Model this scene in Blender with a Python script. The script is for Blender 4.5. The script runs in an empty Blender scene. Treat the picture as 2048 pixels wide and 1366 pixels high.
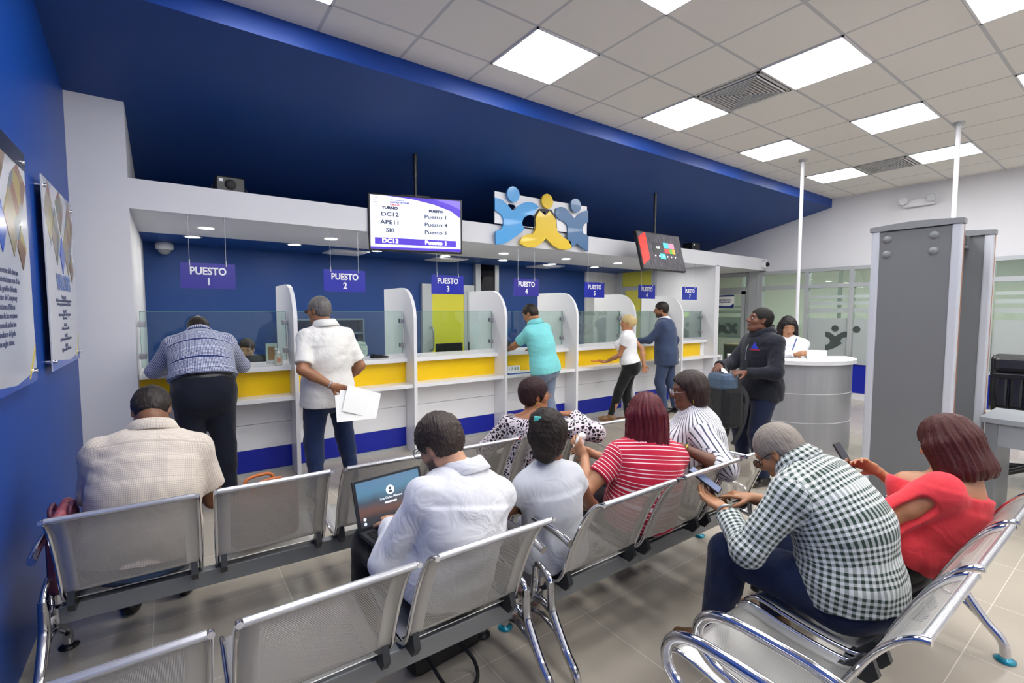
import bpy, bmesh, math, random
import numpy as np
from mathutils import Vector, Matrix
from mathutils.geometry import tessellate_polygon
random.seed(4)
S = bpy.context.scene
COL = S.collection
PI = math.pi
# ---------------------------------------------------------------- camera
cd = bpy.data.cameras.new('camera'); cam = bpy.data.objects.new('camera', cd); COL.objects.link(cam)
FPX = 952.0
cd.sensor_width = 36.0; cd.lens = 36.0 * FPX / 2048.0; cd.clip_start = 0.03
_p = math.atan2(61, FPX); _y = math.atan2(684, FPX)
cam.location = (0, 0, 1.55)
cam.rotation_euler = (PI / 2 - _p, 0, -_y)
S.camera = cam
# ---------------------------------------------------------------- world, exposure
W = bpy.data.worlds.new('world'); S.world = W; W.use_nodes = True
W.node_tree.nodes['Background'].inputs[0].default_value = (0.8, 0.86, 0.9, 1)
W.node_tree.nodes['Background'].inputs[1].default_value = 0.25
S.view_settings.view_transform = 'Standard'; S.view_settings.look = 'None'
S.view_settings.gamma = 1.0; S.view_settings.exposure = 0.8
S.view_settings.use_curve_mapping = False
cy = S.cycles
cy.use_denoising = True; cy.max_bounces = 7; cy.diffuse_bounces = 4; cy.glossy_bounces = 4
cy.transparent_max_bounces = 12; cy.transmission_bounces = 4
cy.caustics_reflective = False; cy.caustics_refractive = False
cy.sample_clamp_indirect = 6.0; cy.use_adaptive_sampling = True; cy.adaptive_threshold = 0.05
PANEL_E = 11.0          # ceiling panels
SPOT_E = 80.0          # round downlights
# big flat lamps: the light of the ceiling panels is given by the panels themselves

# ---------------------------------------------------------------- materials
def srgb(c):
    if isinstance(c, str):
        c = [int(c[i:i + 2], 16) / 255 for i in (0, 2, 4)]
    return tuple((v / 12.92 if v <= 0.04045 else ((v + 0.055) / 1.055) ** 2.4) for v in c) + (1,)
MATS = {}
class NT:
    def __init__(s, name):
        s.m = bpy.data.materials.new(name); s.m.use_nodes = True
        s.t = s.m.node_tree; s.n = s.t.nodes; s.l = s.t.links
        s.b = s.n['Principled BSDF']; s.out = s.n['Material Output']
    def new(s, t, **k):
        n = s.n.new(t)
        for a, v in k.items():
            setattr(n, a, v)
        return n
    def link(s, a, b): s.l.new(a, b)
    def math(s, op, a, b=None, c=None):
        n = s.new('ShaderNodeMath', operation=op)
        for i, v in enumerate((a, b, c)):
            if v is None: continue
            if isinstance(v, (int, float)): n.inputs[i].default_value = v
            else: s.link(v, n.inputs[i])
        return n.outputs[0]
    def vmath(s, op, a, b=None):
        n = s.new('ShaderNodeVectorMath', operation=op)
        for i, v in enumerate((a, b)):
            if v is None: continue
            if isinstance(v, (tuple, list)): n.inputs[i].default_value = v
            else: s.link(v, n.inputs[i])
        return n.outputs['Value'] if op in ('LENGTH', 'DOT_PRODUCT') else n.outputs[0]
    def mix(s, f, a, b):
        n = s.new('ShaderNodeMix', data_type='RGBA')
        for sock, v in ((n.inputs[0], f), (n.inputs[6], a), (n.inputs[7], b)):
            if isinstance(v, (int, float)): sock.default_value = v
            elif isinstance(v, (tuple, list)): sock.default_value = v
            else: s.link(v, sock)
        return n.outputs[2]
    def noise(s, vec=None, scale=5, detail=2, rough=0.5):
        n = s.new('ShaderNodeTexNoise'); n.inputs['Scale'].default_value = scale
        n.inputs['Detail'].default_value = detail; n.inputs['Roughness'].default_value = rough
        if vec is not None: s.link(vec, n.inputs['Vector'])
        return n.outputs['Fac']
    def obj(s): return s.new('ShaderNodeTexCoord').outputs['Object']
    def attr(s, name, out='Vector'):
        return s.new('ShaderNodeAttribute', attribute_name=name).outputs[out]
    def sep(s, v):
        n = s.new('ShaderNodeSeparateXYZ'); s.link(v, n.inputs[0]); return n.outputs
    def comb(s, x, y, z=0.0):
        n = s.new('ShaderNodeCombineXYZ')
        for i, v in enumerate((x, y, z)):
            if isinstance(v, (int, float)): n.inputs[i].default_value = v
            else: s.link(v, n.inputs[i])
        return n.outputs[0]
    def bump(s, h, strength=0.3, dist=0.01):
        n = s.new('ShaderNodeBump'); n.inputs['Strength'].default_value = strength
        n.inputs['Distance'].default_value = dist; s.link(h, n.inputs['Height'])
        s.link(n.outputs[0], s.b.inputs['Normal'])
def mat(name, col='808080', rough=0.5, metal=0.0, spec=None, bump=None, coat=0, vary=0.0, sheen=0, alpha=None):
    if name in MATS: return MATS[name]
    t = NT(name); c = srgb(col)
    t.b.inputs['Base Color'].default_value = c
    t.b.inputs['Roughness'].default_value = rough; t.b.inputs['Metallic'].default_value = metal
    if spec is not None: t.b.inputs['Specular IOR Level'].default_value = spec
    if coat: t.b.inputs['Coat Weight'].default_value = coat
    if sheen: t.b.inputs['Sheen Weight'].default_value = sheen
    sc = bump[0] if bump else 60
    f = t.noise(t.obj(), sc, 3)
    if vary:
        d = tuple(max(0, v * (1 - vary)) for v in c[:3]) + (1,)
        t.link(t.mix(t.noise(t.obj(), 3, 4), d, tuple(min(1, v * (1 + vary)) for v in c[:3]) + (1,)), t.b.inputs['Base Color'])
    t.bump(f, bump[1] if bump else 0.02, bump[2] if bump else 0.002)
    if alpha is not None: t.b.inputs['Alpha'].default_value = alpha
    MATS[name] = t.m; return t.m
def emit(name, col, strength):
    if name in MATS: return MATS[name]
    t = NT(name); t.b.inputs['Base Color'].default_value = srgb(col)
    t.b.inputs['Emission Color'].default_value = srgb(col); t.b.inputs['Emission Strength'].default_value = strength * (.40 if strength < 2 else 1)
    t.b.inputs['Roughness'].default_value = 0.4
    MATS[name] = t.m; return t.m
def glassmat(name, tint, refl=1.0, alpha_w=0.0, rough=0.0, frost=0.0, frostcol='c8d4d0'):
    """thin pane: transparent tint + fresnel mirror (+ translucent film when frosted)"""
    if name in MATS: return MATS[name]
    t = NT(name); t.n.remove(t.b)
    tr = t.new('ShaderNodeBsdfTransparent'); tr.inputs[0].default_value = srgb(tint)
    gl = t.new('ShaderNodeBsdfGlossy'); gl.inputs['Roughness'].default_value = rough; gl.inputs[0].default_value = (1, 1, 1, 1)
    lw = t.new('ShaderNodeFresnel'); lw.inputs[0].default_value = 1.5
    f = t.math('MULTIPLY', lw.outputs[0], refl)
    base = tr.outputs[0]
    if frost:
        df = t.new('ShaderNodeBsdfDiffuse'); df.inputs[0].default_value = srgb(frostcol)
        tl = t.new('ShaderNodeBsdfTranslucent'); tl.inputs[0].default_value = srgb(frostcol)
        ad = t.new('ShaderNodeMixShader'); ad.inputs[0].default_value = 0.5
        t.link(df.outputs[0], ad.inputs[1]); t.link(tl.outputs[0], ad.inputs[2])
        m2 = t.new('ShaderNodeMixShader'); m2.inputs[0].default_value = frost
        t.link(tr.outputs[0], m2.inputs[1]); t.link(ad.outputs[0], m2.inputs[2]); base = m2.outputs[0]
    mx = t.new('ShaderNodeMixShader'); t.link(f, mx.inputs[0]); t.link(base, mx.inputs[1]); t.link(gl.outputs[0], mx.inputs[2])
    t.link(mx.outputs[0], t.out.inputs[0])
    MATS[name] = t.m; return t.m
def perforated():
    t = NT('perforated_steel')
    t.b.inputs['Base Color'].default_value = srgb('cfcdc9'); t.b.inputs['Metallic'].default_value = 0.55
    t.b.inputs['Roughness'].default_value = 0.36
    p = t.attr('pat'); x, y, z = t.sep(p)[:3]
    P = 0.0062
    v = t.comb(t.math('DIVIDE', x, P), t.math('DIVIDE', y, P * 1.732))
    def lat(off):
        f = t.vmath('FRACTION', t.vmath('ADD', v, (off + 50, off + 50, 0)))
        q = t.vmath('MULTIPLY', t.vmath('SUBTRACT', f, (0.5, 0.5, 0)), (1, 1.732, 0))
        return t.vmath('LENGTH', q)
    h = t.math('LESS_THAN', t.math('MINIMUM', lat(0), lat(0.5)), 0.365)
    inx = t.math('LESS_THAN', t.math('ABSOLUTE', t.math('SUBTRACT', x, 0.2375)), 0.180)
    iny = t.math('MULTIPLY', t.math('GREATER_THAN', z, 0.028), t.math('LESS_THAN', z, 0.972))
    m = t.math('MULTIPLY', h, t.math('MULTIPLY', inx, iny))
    t.link(t.math('SUBTRACT', 1.0, m), t.b.inputs['Alpha'])
    MATS['perf'] = t.m; return t.m
def cloth(name, col, pattern=None, col2=None, scale=0.02, rough=0.85, bumps=(6, 0.35, 0.03), extra=None):
    """fabric; patterns follow the body through the 'pat' attribute (around, along)"""
    if name in MATS: return MATS[name]
    t = NT(name); c = srgb(col)
    t.b.inputs['Roughness'].default_value = rough; t.b.inputs['Specular IOR Level'].default_value = 0.25
    t.b.inputs['Sheen Weight'].default_value = 0.15
    if pattern is None:
        t.link(t.mix(t.noise(t.obj(), 12, 4), tuple(v * 0.9 for v in c[:3]) + (1,), c), t.b.inputs['Base Color'])
    else:
        x, y, z = t.sep(t.attr('pat'))[:3]; c2 = srgb(col2)
        def band(u, per, w): return t.math('LESS_THAN', t.math('FRACT', t.math('ADD', t.math('DIVIDE', u, per), 50.0)), w)
        if pattern == 'hstripe': f = band(y, scale, extra or 0.3)
        elif pattern == 'vstripe': f = band(x, scale, extra or 0.3)
        elif pattern == 'pin': f = band(x, scale, 0.35)
        elif pattern == 'check':
            a, b = band(x, scale, 0.5), band(y, scale, 0.5)
            f = t.math('MULTIPLY', t.math('ADD', a, b), 0.5)
        elif pattern == 'grid':
            a, b = band(x, scale, 0.3), band(y, scale, 0.3)
            f = t.math('MAXIMUM', a, b)
        elif pattern == 'leopard':
            n = t.new('ShaderNodeTexVoronoi'); n.feature = 'DISTANCE_TO_EDGE'; n.inputs['Scale'].default_value = 1 / scale
            nz = t.new('ShaderNodeTexNoise'); nz.inputs['Scale'].default_value = 45; t.link(t.attr('pat'), nz.inputs['Vector'])
            w = t.vmath('ADD', t.vmath('MULTIPLY', t.attr('pat'), (1, 0.8, 1)), t.vmath('MULTIPLY', nz.outputs['Color'], (0.02, 0.02, 0)))
            t.link(w, n.inputs['Vector'])
            f = t.math('GREATER_THAN', n.outputs['Distance'], 0.15)
        t.link(t.mix(f, c, c2), t.b.inputs['Base Color'])
    nn_ = t.new('ShaderNodeTexNoise'); nn_.inputs['Scale'].default_value = min(bumps[0], 9); nn_.inputs['Detail'].default_value = 2; nn_.inputs['Distortion'].default_value = 1.6; t.link(t.obj(), nn_.inputs['Vector'])
    t.bump(t.math('ADD', nn_.outputs['Fac'], t.math('MULTIPLY', t.noise(t.obj(), 420, 2), 0.02)), min(bumps[1], .4), max(bumps[2], .02))
    MATS[name] = t.m; return t.m
def skinmat(name, col, lip='9a4a44'):
    if name in MATS: return MATS[name]
    t = NT(name); c = srgb(col)
    t.b.inputs['Roughness'].default_value = 0.45; t.b.inputs['Subsurface Weight'].default_value = 0.0
    base = t.mix(t.noise(t.obj(), 25, 4), tuple(v * 0.88 for v in c[:3]) + (1,), tuple(min(1, v * 1.06) for v in c[:3]) + (1,))
    a = t.sep(t.attr('mask'))
    base = t.mix(a[0], base, srgb(lip)); base = t.mix(a[1], base, srgb('1c1614'))
    t.link(base, t.b.inputs['Base Color'])
    t.bump(t.noise(t.obj(), 220, 3), 0.15, 0.002)
    MATS[name] = t.m; return t.m
def hairmat(name, col, col2=None, sc=1.0, rough=0.45):
    if name in MATS: return MATS[name]
    t = NT(name); c = srgb(col); c2 = srgb(col2 or col)
    p = t.attr('pat')
    w = t.vmath('MULTIPLY', p, (230 * sc, 9 * sc, 1))
    f = t.noise(w, 1.0, 3, 0.6)
    t.link(t.mix(f, tuple(v * 0.55 for v in c[:3]) + (1,), c2), t.b.inputs['Base Color'])
    t.b.inputs['Roughness'].default_value = rough; t.b.inputs['Specular IOR Level'].default_value = 0.35
    t.bump(f, 0.7, 0.006)
    MATS[name] = t.m; return t.m

# ---------------------------------------------------------------- mesh builder
def prop(o, label=None, cat=None, group=None, kind=None):
    if label: o['label'] = label
    if cat: o['category'] = cat
    if group: o['group'] = group
    if kind: o['kind'] = kind
    return o
def thing(name, label, cat, loc=(0, 0, 0), rz=0, group=None, rot=None):
    o = bpy.data.objects.new(name, None); COL.objects.link(o)
    o.location = loc; o.rotation_euler = rot or (0, 0, rz); o.empty_display_size = 0.1
    return prop(o, label, cat, group)
def V3(*a): return Vector(a)
def frame_of(d):
    d = Vector(d).normalized()
    a = Vector((0, 0, 1)) if abs(d.z) < 0.95 else Vector((1, 0, 0))
    r = d.cross(a).normalized(); u = r.cross(d).normalized()
    return r, u
class M:
    def __init__(s): s.v = []; s.f = []; s.mi = []; s.sm = []
    def add(s, vs, fs, mi=0, sm=False):
        o = len(s.v); s.v += [tuple(v) for v in vs]
        for f in fs: s.f.append([i + o for i in f]); s.mi.append(mi); s.sm.append(sm)
        return s
    def box(s, x0, x1, y0, y1, z0, z1, mi=0):
        v = [(x, y, z) for z in (z0, z1) for y in (y0, y1) for x in (x0, x1)]
        return s.add(v, [(0, 2, 3, 1), (4, 5, 7, 6), (0, 1, 5, 4), (2, 6, 7, 3), (0, 4, 6, 2), (1, 3, 7, 5)], mi)
    def bbox(s, x0, x1, y0, y1, z0, z1, b=0.004, mi=0):
        """box with chamfered vertical and horizontal edges"""
        bm = bmesh.new(); bmesh.ops.create_cube(bm, size=1)
        for v in bm.verts:
            v.co = Vector(((x0 + x1) / 2 + v.co.x * (x1 - x0), (y0 + y1) / 2 + v.co.y * (y1 - y0), (z0 + z1) / 2 + v.co.z * (z1 - z0)))
        bmesh.ops.bevel(bm, geom=bm.edges[:], offset=b, segments=2, affect='EDGES', profile=0.5)
        bm.verts.index_update()
        s.add([v.co[:] for v in bm.verts], [[v.index for v in f.verts] for f in bm.faces], mi); bm.free(); return s
    def tube(s, pts, r, n=12, mi=0, caps=True, sx=1.0, up=None):
        pts = [Vector(p) for p in pts]; N = len(pts)
        rs = r if isinstance(r, (list, tuple)) else [r] * N
        prev = None; rings = []
        for i, p in enumerate(pts):
            d = (pts[min(i + 1, N - 1)] - pts[max(i - 1, 0)])
            d = d.normalized() if d.length > 1e-9 else Vector((0, 0, 1))
            if prev is None:
                if up is not None: a = d.cross(Vector(up)).normalized()
                else: a = frame_of(d)[0]
            else:
                a = (prev - d * prev.dot(d)).normalized()
            prev = a; b = d.cross(a)
            rings.append([p + a * (math.cos(t) * rs[i] * sx) + b * (math.sin(t) * rs[i]) for t in [2 * PI * k / n for k in range(n)]])
        vs = [v for ring in rings for v in ring]; fs = []
        for i in range(N - 1):
            for k in range(n):
                k2 = (k + 1) % n
                fs.append((i * n + k, i * n + k2, (i + 1) * n + k2, (i + 1) * n + k))
        s.add(vs, fs, mi, True)
        if caps:
            s.add(rings[0], [tuple(range(n))[::-1]], mi); s.add(rings[-1], [tuple(range(n))], mi)
        return s
    def cyl(s, p0, p1, r0, r1=None, n=20, mi=0): return s.tube([p0, p1], [r0, r0 if r1 is None else r1], n, mi)
    def lathe(s, prof, c=(0, 0, 0), n=24, mi=0, axis='z'):
        vs = []; fs = []
        for r, z in prof:
            for k in range(n):
                a = 2 * PI * k / n; x, y = r * math.cos(a), r * math.sin(a)
                q = (x, y, z) if axis == 'z' else ((x, z, y) if axis == 'y' else (z, x, y))
                vs.append((c[0] + q[0], c[1] + q[1], c[2] + q[2]))
        for i in range(len(prof) - 1):
            for k in range(n):
                k2 = (k + 1) % n; fs.append((i * n + k, i * n + k2, (i + 1) * n + k2, (i + 1) * n + k))
        s.add(vs, fs, mi, True)
        for i, rev in ((0, True), (len(prof) - 1, False)):
            if prof[i][0] > 1e-6: s.add(vs[i * n:(i + 1) * n], [tuple(range(n))[::-1] if rev else tuple(range(n))], mi)
        return s
    def sphere(s, c, r, n=14, mi=0, sc=(1, 1, 1)):
        prof = [(max(1e-7, math.sin(PI * i / n)), -math.cos(PI * i / n)) for i in range(n + 1)]
        vs = []; fs = []; k0 = n * 2
        for a, z in prof:
            for k in range(k0):
                t = 2 * PI * k / k0
                vs.append((c[0] + r * sc[0] * a * math.cos(t), c[1] + r * sc[1] * a * math.sin(t), c[2] + r * sc[2] * z))
        for i in range(n):
            for k in range(k0):
                k2 = (k + 1) % k0; fs.append((i * k0 + k, i * k0 + k2, (i + 1) * k0 + k2, (i + 1) * k0 + k))
        return s.add(vs, fs, mi, True)
    def prism(s, poly, t0, t1, plane='xz', mi=0, holes=(), side_mi=None):
        """extrude a 2D polygon (with holes) between t0 and t1 along the third axis"""
        def P(a, b, t): return {'xz': (a, t, b), 'yz': (t, a, b), 'xy': (a, b, t)}[plane]
        loops = [list(poly)] + [list(h) for h in holes]
        tri = tessellate_polygon([[Vector((a, b, 0)) for a, b in L] for L in loops])
        flat = [p for L in loops for p in L]; n = len(flat)
        s.add([P(a, b, t0) for a, b in flat] + [P(a, b, t1) for a, b in flat], [tuple(t) for t in tri] + [tuple(i + n for i in t)[::-1] for t in tri], mi)
        for L in loops:
            m = len(L)
            for i in range(m):
                a, b = L[i], L[(i + 1) % m]
                s.add([P(*a, t0), P(*b, t0), P(*b, t1), P(*a, t1)], [(0, 1, 2, 3)], mi if side_mi is None else side_mi)
        return s
    def sheet(s, prof, x0, x1, th, mi=0, nx=1):
        """profile of (y,z) swept along x with thickness"""
        n = len(prof); nor = []
        for i in range(n):
            a = Vector(prof[max(i - 1, 0)]); b = Vector(prof[min(i + 1, n - 1)]); d = (b - a).normalized(); nor.append(Vector((-d.y, d.x)))
        lo = [(p[0] - q.x * th / 2, p[1] - q.y * th / 2) for p, q in zip(prof, nor)]
        hi = [(p[0] + q.x * th / 2, p[1] + q.y * th / 2) for p, q in zip(prof, nor)]
        loop = lo + hi[::-1]; m = len(loop)
        vs = [(x0, a, b) for a, b in loop] + [(x1, a, b) for a, b in loop]
        fs = [(i, (i + 1) % m, (i + 1) % m + m, i + m) for i in range(m)]
        s.add(vs, fs, mi, True)
        for i in range(n - 1):
            for off in (0, m):
                s.add([vs[off + i], vs[off + i + 1], vs[off + m - 2 - i], vs[off + m - 1 - i]], [(0, 1, 2, 3)], mi)
        return s
    def xf(s, mx):
        s.v = [tuple(mx @ Vector(v)) for v in s.v]; return s
    def merge(s, o, mx=None, mi=0):
        vs = [tuple(mx @ Vector(v)) for v in o.v] if mx is not None else o.v
        k = len(s.v); s.v += vs
        for f, m_, q in zip(o.f, o.mi, o.sm): s.f.append([i + k for i in f]); s.mi.append(m_ + mi); s.sm.append(q)
        return s
    def obj(s, name, mats, parent=None, world=False, pat=None, loc=None):
        me = bpy.data.meshes.new(name)
        vs = s.v
        if world and parent is not None:
            L = parent['_o'] if '_o' in parent else parent.location
            inv = Matrix.Translation(-Vector(L)); vs = [tuple(inv @ Vector(v)) for v in vs]
        if loc is not None: vs = [(v[0] - loc[0], v[1] - loc[1], v[2] - loc[2]) for v in vs]
        me.from_pydata(vs, [], s.f)
        if not isinstance(mats, (list, tuple)): mats = [mats]
        for m_ in mats: me.materials.append(m_)
        me.polygons.foreach_set('material_index', s.mi); me.polygons.foreach_set('use_smooth', s.sm)
        if pat is not None:
            a = me.attributes.new('pat', 'FLOAT_VECTOR', 'POINT'); a.data.foreach_set('vector', np.asarray(pat, 'f').ravel())
        me.validate()
        bm = bmesh.new(); bm.from_mesh(me); bmesh.ops.recalc_face_normals(bm, faces=bm.faces[:]); bm.to_mesh(me); bm.free()
        me.update()
        o = bpy.data.objects.new(name, me); COL.objects.link(o)
        if loc is not None: o.location = loc
        if parent is not None: o.parent = parent
        return o
def struct(name, m, mats, **k):
    o = m.obj(name, mats, **k); o['kind'] = 'structure'; return o
def solo(name, label, cat, m, mats, group=None, kind=None, c=None):
    """a thing that is one mesh; origin moved to its base centre"""
    vs = np.array(m.v); lo, hi = vs.min(0), vs.max(0)
    loc = ((lo[0] + hi[0]) / 2, (lo[1] + hi[1]) / 2, lo[2])
    return prop(m.obj(name, mats, loc=loc), label, cat, group, kind)
def copy_tree(o, parent=None):
    c = o.copy(); COL.objects.link(c); c.parent = parent
    for ch in [x for x in bpy.data.objects if x.parent == o]:
        copy_tree(ch, c)
    return c
def text(st, size, bold=0.0, align='CENTER', ext=0.0005, line=1.0, sx=1.0):
    """lettering as a mesh builder in the xz plane, facing -y"""
    cu = bpy.data.curves.new('t', 'FONT'); cu.body = st; cu.size = size; cu.align_x = align; cu.align_y = 'CENTER'
    cu.offset = bold; cu.extrude = ext; cu.space_line = line; cu.resolution_u = 3
    o = bpy.data.objects.new('t', cu); COL.objects.link(o)
    bpy.context.view_layer.update()
    me = bpy.data.meshes.new_from_object(o.evaluated_get(bpy.context.evaluated_depsgraph_get()))
    m = M(); m.add([(v.co.x * sx, -v.co.z, v.co.y) for v in me.vertices], [list(p.vertices) for p in me.polygons])
    bpy.data.objects.remove(o); bpy.data.curves.remove(cu); bpy.data.meshes.remove(me)
    return m
def smooth_poly(pts, it=2):
    for _ in range(it):
        q = []
        for i in range(len(pts)):
            a, b = pts[i], pts[(i + 1) % len(pts)]
            q += [(a[0] * .75 + b[0] * .25, a[1] * .75 + b[1] * .25), (a[0] * .25 + b[0] * .75, a[1] * .25 + b[1] * .75)]
        pts = q
    return pts
def keep_corners(pts, it=2, ang=48):
    for _ in range(it):
        q = []; n = len(pts)
        for i in range(n):
            a, b, c = pts[i - 1], pts[i], pts[(i + 1) % n]
            t = abs((math.degrees(math.atan2(c[1] - b[1], c[0] - b[0]) - math.atan2(b[1] - a[1], b[0] - a[0])) + 180) % 360 - 180)
            if t > ang: q.append(b)
            else: q += [(a[0] * .2 + b[0] * .8, a[1] * .2 + b[1] * .8), (c[0] * .2 + b[0] * .8, c[1] * .2 + b[1] * .8)]
        pts = q
    return pts
def circle(cx, cz, r, n=28, rz=None): return [(cx + r * math.cos(2 * PI * k / n), cz + (rz or r) * math.sin(2 * PI * k / n)) for k in range(n)]
def bez(pts, n=6):
    """Catmull-Rom through points"""
    P = [Vector(p) for p in pts]; out = []
    for i in range(len(P) - 1):
        a, b, c, d = P[max(i - 1, 0)], P[i], P[i + 1], P[min(i + 2, len(P) - 1)]
        for k in range(n):
            t = k / n
            out.append(0.5 * ((2 * b) + (c - a) * t + (2 * a - 5 * b + 4 * c - d) * t * t + (3 * b - a - 3 * c + d) * t ** 3))
    out.append(P[-1]); return out

# common materials
m_white = mat('white_paint', 'dcdce0', 0.6, vary=0.02)
m_lam = mat('white_laminate', 'e9e9ec', 0.28, bump=(30, 0.01, 0.001))
m_blue = mat('blue_wall_paint', '08429a', 0.42, bump=(120, 0.06, 0.002), vary=0.05)
m_dblue = mat('deep_blue_paint', '0d3f84', 0.55, bump=(120, 0.06, 0.002), vary=0.05)
m_yel = mat('yellow_laminate', 'f2c806', 0.3, bump=(30, 0.01, 0.001))
m_blam = mat('blue_laminate', '081fa0', 0.3, bump=(30, 0.01, 0.001))
m_chrome = mat('chrome', 'd6d6da', 0.09, 1.0, bump=(8, 0.02, 0.001))
m_steel = mat('brushed_steel', 'b5b6b9', 0.32, 0.85)
m_alu = mat('anodised_aluminium', 'b9bdc0', 0.4, 0.35)
m_perf = perforated()
m_beam = mat('grey_powder_coat', '898c8e', 0.35, 0.3)
m_black = mat('black_plastic', '121214', 0.38)
m_dark = mat('dark_casting', '3a3c3f', 0.35, 0.4)
m_teal = mat('teal_film', '0898b4', 0.15, 0.3, coat=0.6)
m_glass = glassmat('clear_glass', 'eef8f4', 0.8)
m_frost = glassmat('frosted_film', 'e8eeee', 0.35, frost=0.86, frostcol='e2e8ea')
m_film = glassmat('logo_film', 'b4c0bd', 0.6, frost=0.45, frostcol='8f9b9a')
m_paper = mat('paper', 'f4f4f2', 0.7)
m_let = mat('white_lettering', 'f2f2f6', 0.5)
m_navy = mat('navy_ink', '1b2f78', 0.5)
m_grey = mat('grey_ink', '8a8f98', 0.6)
# ================================================================ ROOM
XL, XR, YC, ZC = -0.57, 9.7, 4.80, 3.55
def floor_mat():
    t = NT('floor_tiles'); x, y, z = t.sep(t.obj())[:3]
    def g(u, ph):
        f = t.math('FRACT', t.math('ADD', t.math('DIVIDE', t.math('SUBTRACT', u, ph), 0.6), 50.0))
        return t.math('LESS_THAN', t.math('ABSOLUTE', t.math('SUBTRACT', f, 0.0)), 0.006)
    gr = t.math('MAXIMUM', g(x, 1.678), g(y, 1.684))
    n = t.noise(t.obj(), 2.2, 6, 0.6)
    cells = t.new('ShaderNodeTexWhiteNoise'); cells.noise_dimensions = '2D'
    t.link(t.comb(t.math('FLOOR', t.math('DIVIDE', t.math('SUBTRACT', x, 1.678), 0.6)), t.math('FLOOR', t.math('DIVIDE', t.math('SUBTRACT', y, 1.684), 0.6))), cells.inputs['Vector'])
    f = t.math('ADD', t.math('MULTIPLY', n, 0.6), t.math('MULTIPLY', cells.outputs['Value'], 0.4))
    base = t.mix(f, srgb('b0a798'), srgb('c3baab'))
    t.link(t.mix(gr, base, srgb('ddd6ca')), t.b.inputs['Base Color'])
    t.link(t.math('ADD', 0.13, t.math('MULTIPLY', n, 0.12)), t.b.inputs['Roughness'])
    t.b.inputs['Specular IOR Level'].default_value = 0.6
    t.bump(t.math('MULTIPLY', gr, -1.0), 0.15, 0.002); return t.m
struct('floor', M().box(-0.8, 13.5, -3.6, 8.4, -0.1, 0), floor_mat())
# suspended ceiling
TX0, TY0, TX, TY = 2.18, 3.33, 0.621, 0.607
def ceil_mat():
    t = NT('ceiling_tiles'); x, y, z = t.sep(t.obj())[:3]
    def g(u, ph, per):
        f = t.math('FRACT', t.math('ADD', t.math('DIVIDE', t.math('SUBTRACT', u, ph), per), 50.0))
        return t.math('GREATER_THAN', t.math('ABSOLUTE', t.math('SUBTRACT', f, 0.5)), 0.5 - 0.012 / per)
    gr = t.math('MAXIMUM', g(x, TX0, TX), g(y, TY0, TY))
    n = t.noise(t.obj(), 160, 3, 0.7)
    base = t.mix(n, srgb('dedbd6'), srgb('eeebe6'))
    t.link(t.mix(gr, base, srgb('c0c2c4')), t.b.inputs['Base Color']); t.b.inputs['Roughness'].default_value = 0.85
    t.bump(t.math('ADD', t.math('MULTIPLY', gr, 1.0), t.math('MULTIPLY', n, 0.15)), 0.35, 0.006); return t.m
struct('ceiling', M().box(XL - .2, XR + .2, -3.6, 3.69, ZC, ZC + .08), ceil_mat())
struct('wall_left', M().box(XL - .2, XL, -3.6, 8.2, 0, 3.7), m_blue)
struct('wall_rear', M().box(XL - .2, XR + .2, -3.8, -3.6, 0, 3.7), m_white)
# blue fascia and sloping soffit over the counter
struct('trim_fascia', M().box(XL, XR, 3.69, 3.75, 3.40, 3.63), m_blue)
sl = lambda y: 3.42 - 0.222 * (y - 3.69)
struct('ceiling_slope', M().prism([(3.69, 3.40), (7.6, sl(7.6) - .02), (7.6, sl(7.6) + .1), (3.75, 3.55)], XL, XR, 'yz'), m_dblue)
# white column at the left end, beam over the opening
cp = [(-0.535, 0), (-0.225, 0), (-0.225, 3.2), (-0.535, 3.2)]
struct('column_left', M().box(XL, -0.225, YC, 7.35, 0, 3.2), m_white)
struct('beam_front', M().box(-0.225, XR, YC, 6.15, 2.35, 2.583), m_white)
struct('wall_back', M().box(-0.4, 7.95, 7.17, 7.35, 0, 2.75), m_dblue)
struct('ceiling_back', M().box(-0.4, 8.0, 6.15, 7.35, 2.36, 2.45), m_dblue)
struct('wall_side', M().box(7.93, 8.05, 5.6, 7.35, 0, 2.45), m_white)
struct('column_right', M().box(7.90, 8.03, YC, 5.62, 0.0, 2.36), m_white)
struct('wall_recess', M().box(7.0, 7.94, 7.13, 7.168, 0, 2.36), m_white)
# right wall: upper band, dado, glazing
struct('wall_right', M().box(XR, XR + .12, -3.6, 7.6, 2.33, 3.7).box(XR, XR + .12, -3.6, 4.95, 0, 0.12), m_white)
struct('wall_dado', M().box(XR - .01, XR + .1, -3.6, 4.05, 0.12, 0.62), m_blam)
struct('wall_aisle_end', M().box(8.0, XR + .12, 7.3, 7.5, 0, 2.6), m_white)
struct('baseboard_counter', M().box(-0.22, 8.1, 4.985, 5.0, 0, 0.035), m_alu)
fr = M()
for z0, z1 in ((0.62, 0.67), (1.97, 2.04), (2.27, 2.33)):
    fr.box(XR - .03, XR + .07, -3.6, 4.95, z0, z1)
for y in (4.90, 4.04, 3.32, 2.45, 1.58, 0.7, -0.2, -1.1, -2.0, -2.9):
    fr.box(XR - .034, XR + .074, y - .034, y + .034, 0.121, 2.326)
fr.box(XR - .05, XR + .1, 4.93, 5.13, 0, 2.35)
struct('window_frame_1', fr, m_alu)
gp = M(); film = M(); lf = M()
ys = [4.90, 4.04, 3.32, 2.45, 1.58, 0.7, -0.2, -1.1, -2.0, -2.9]
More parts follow.
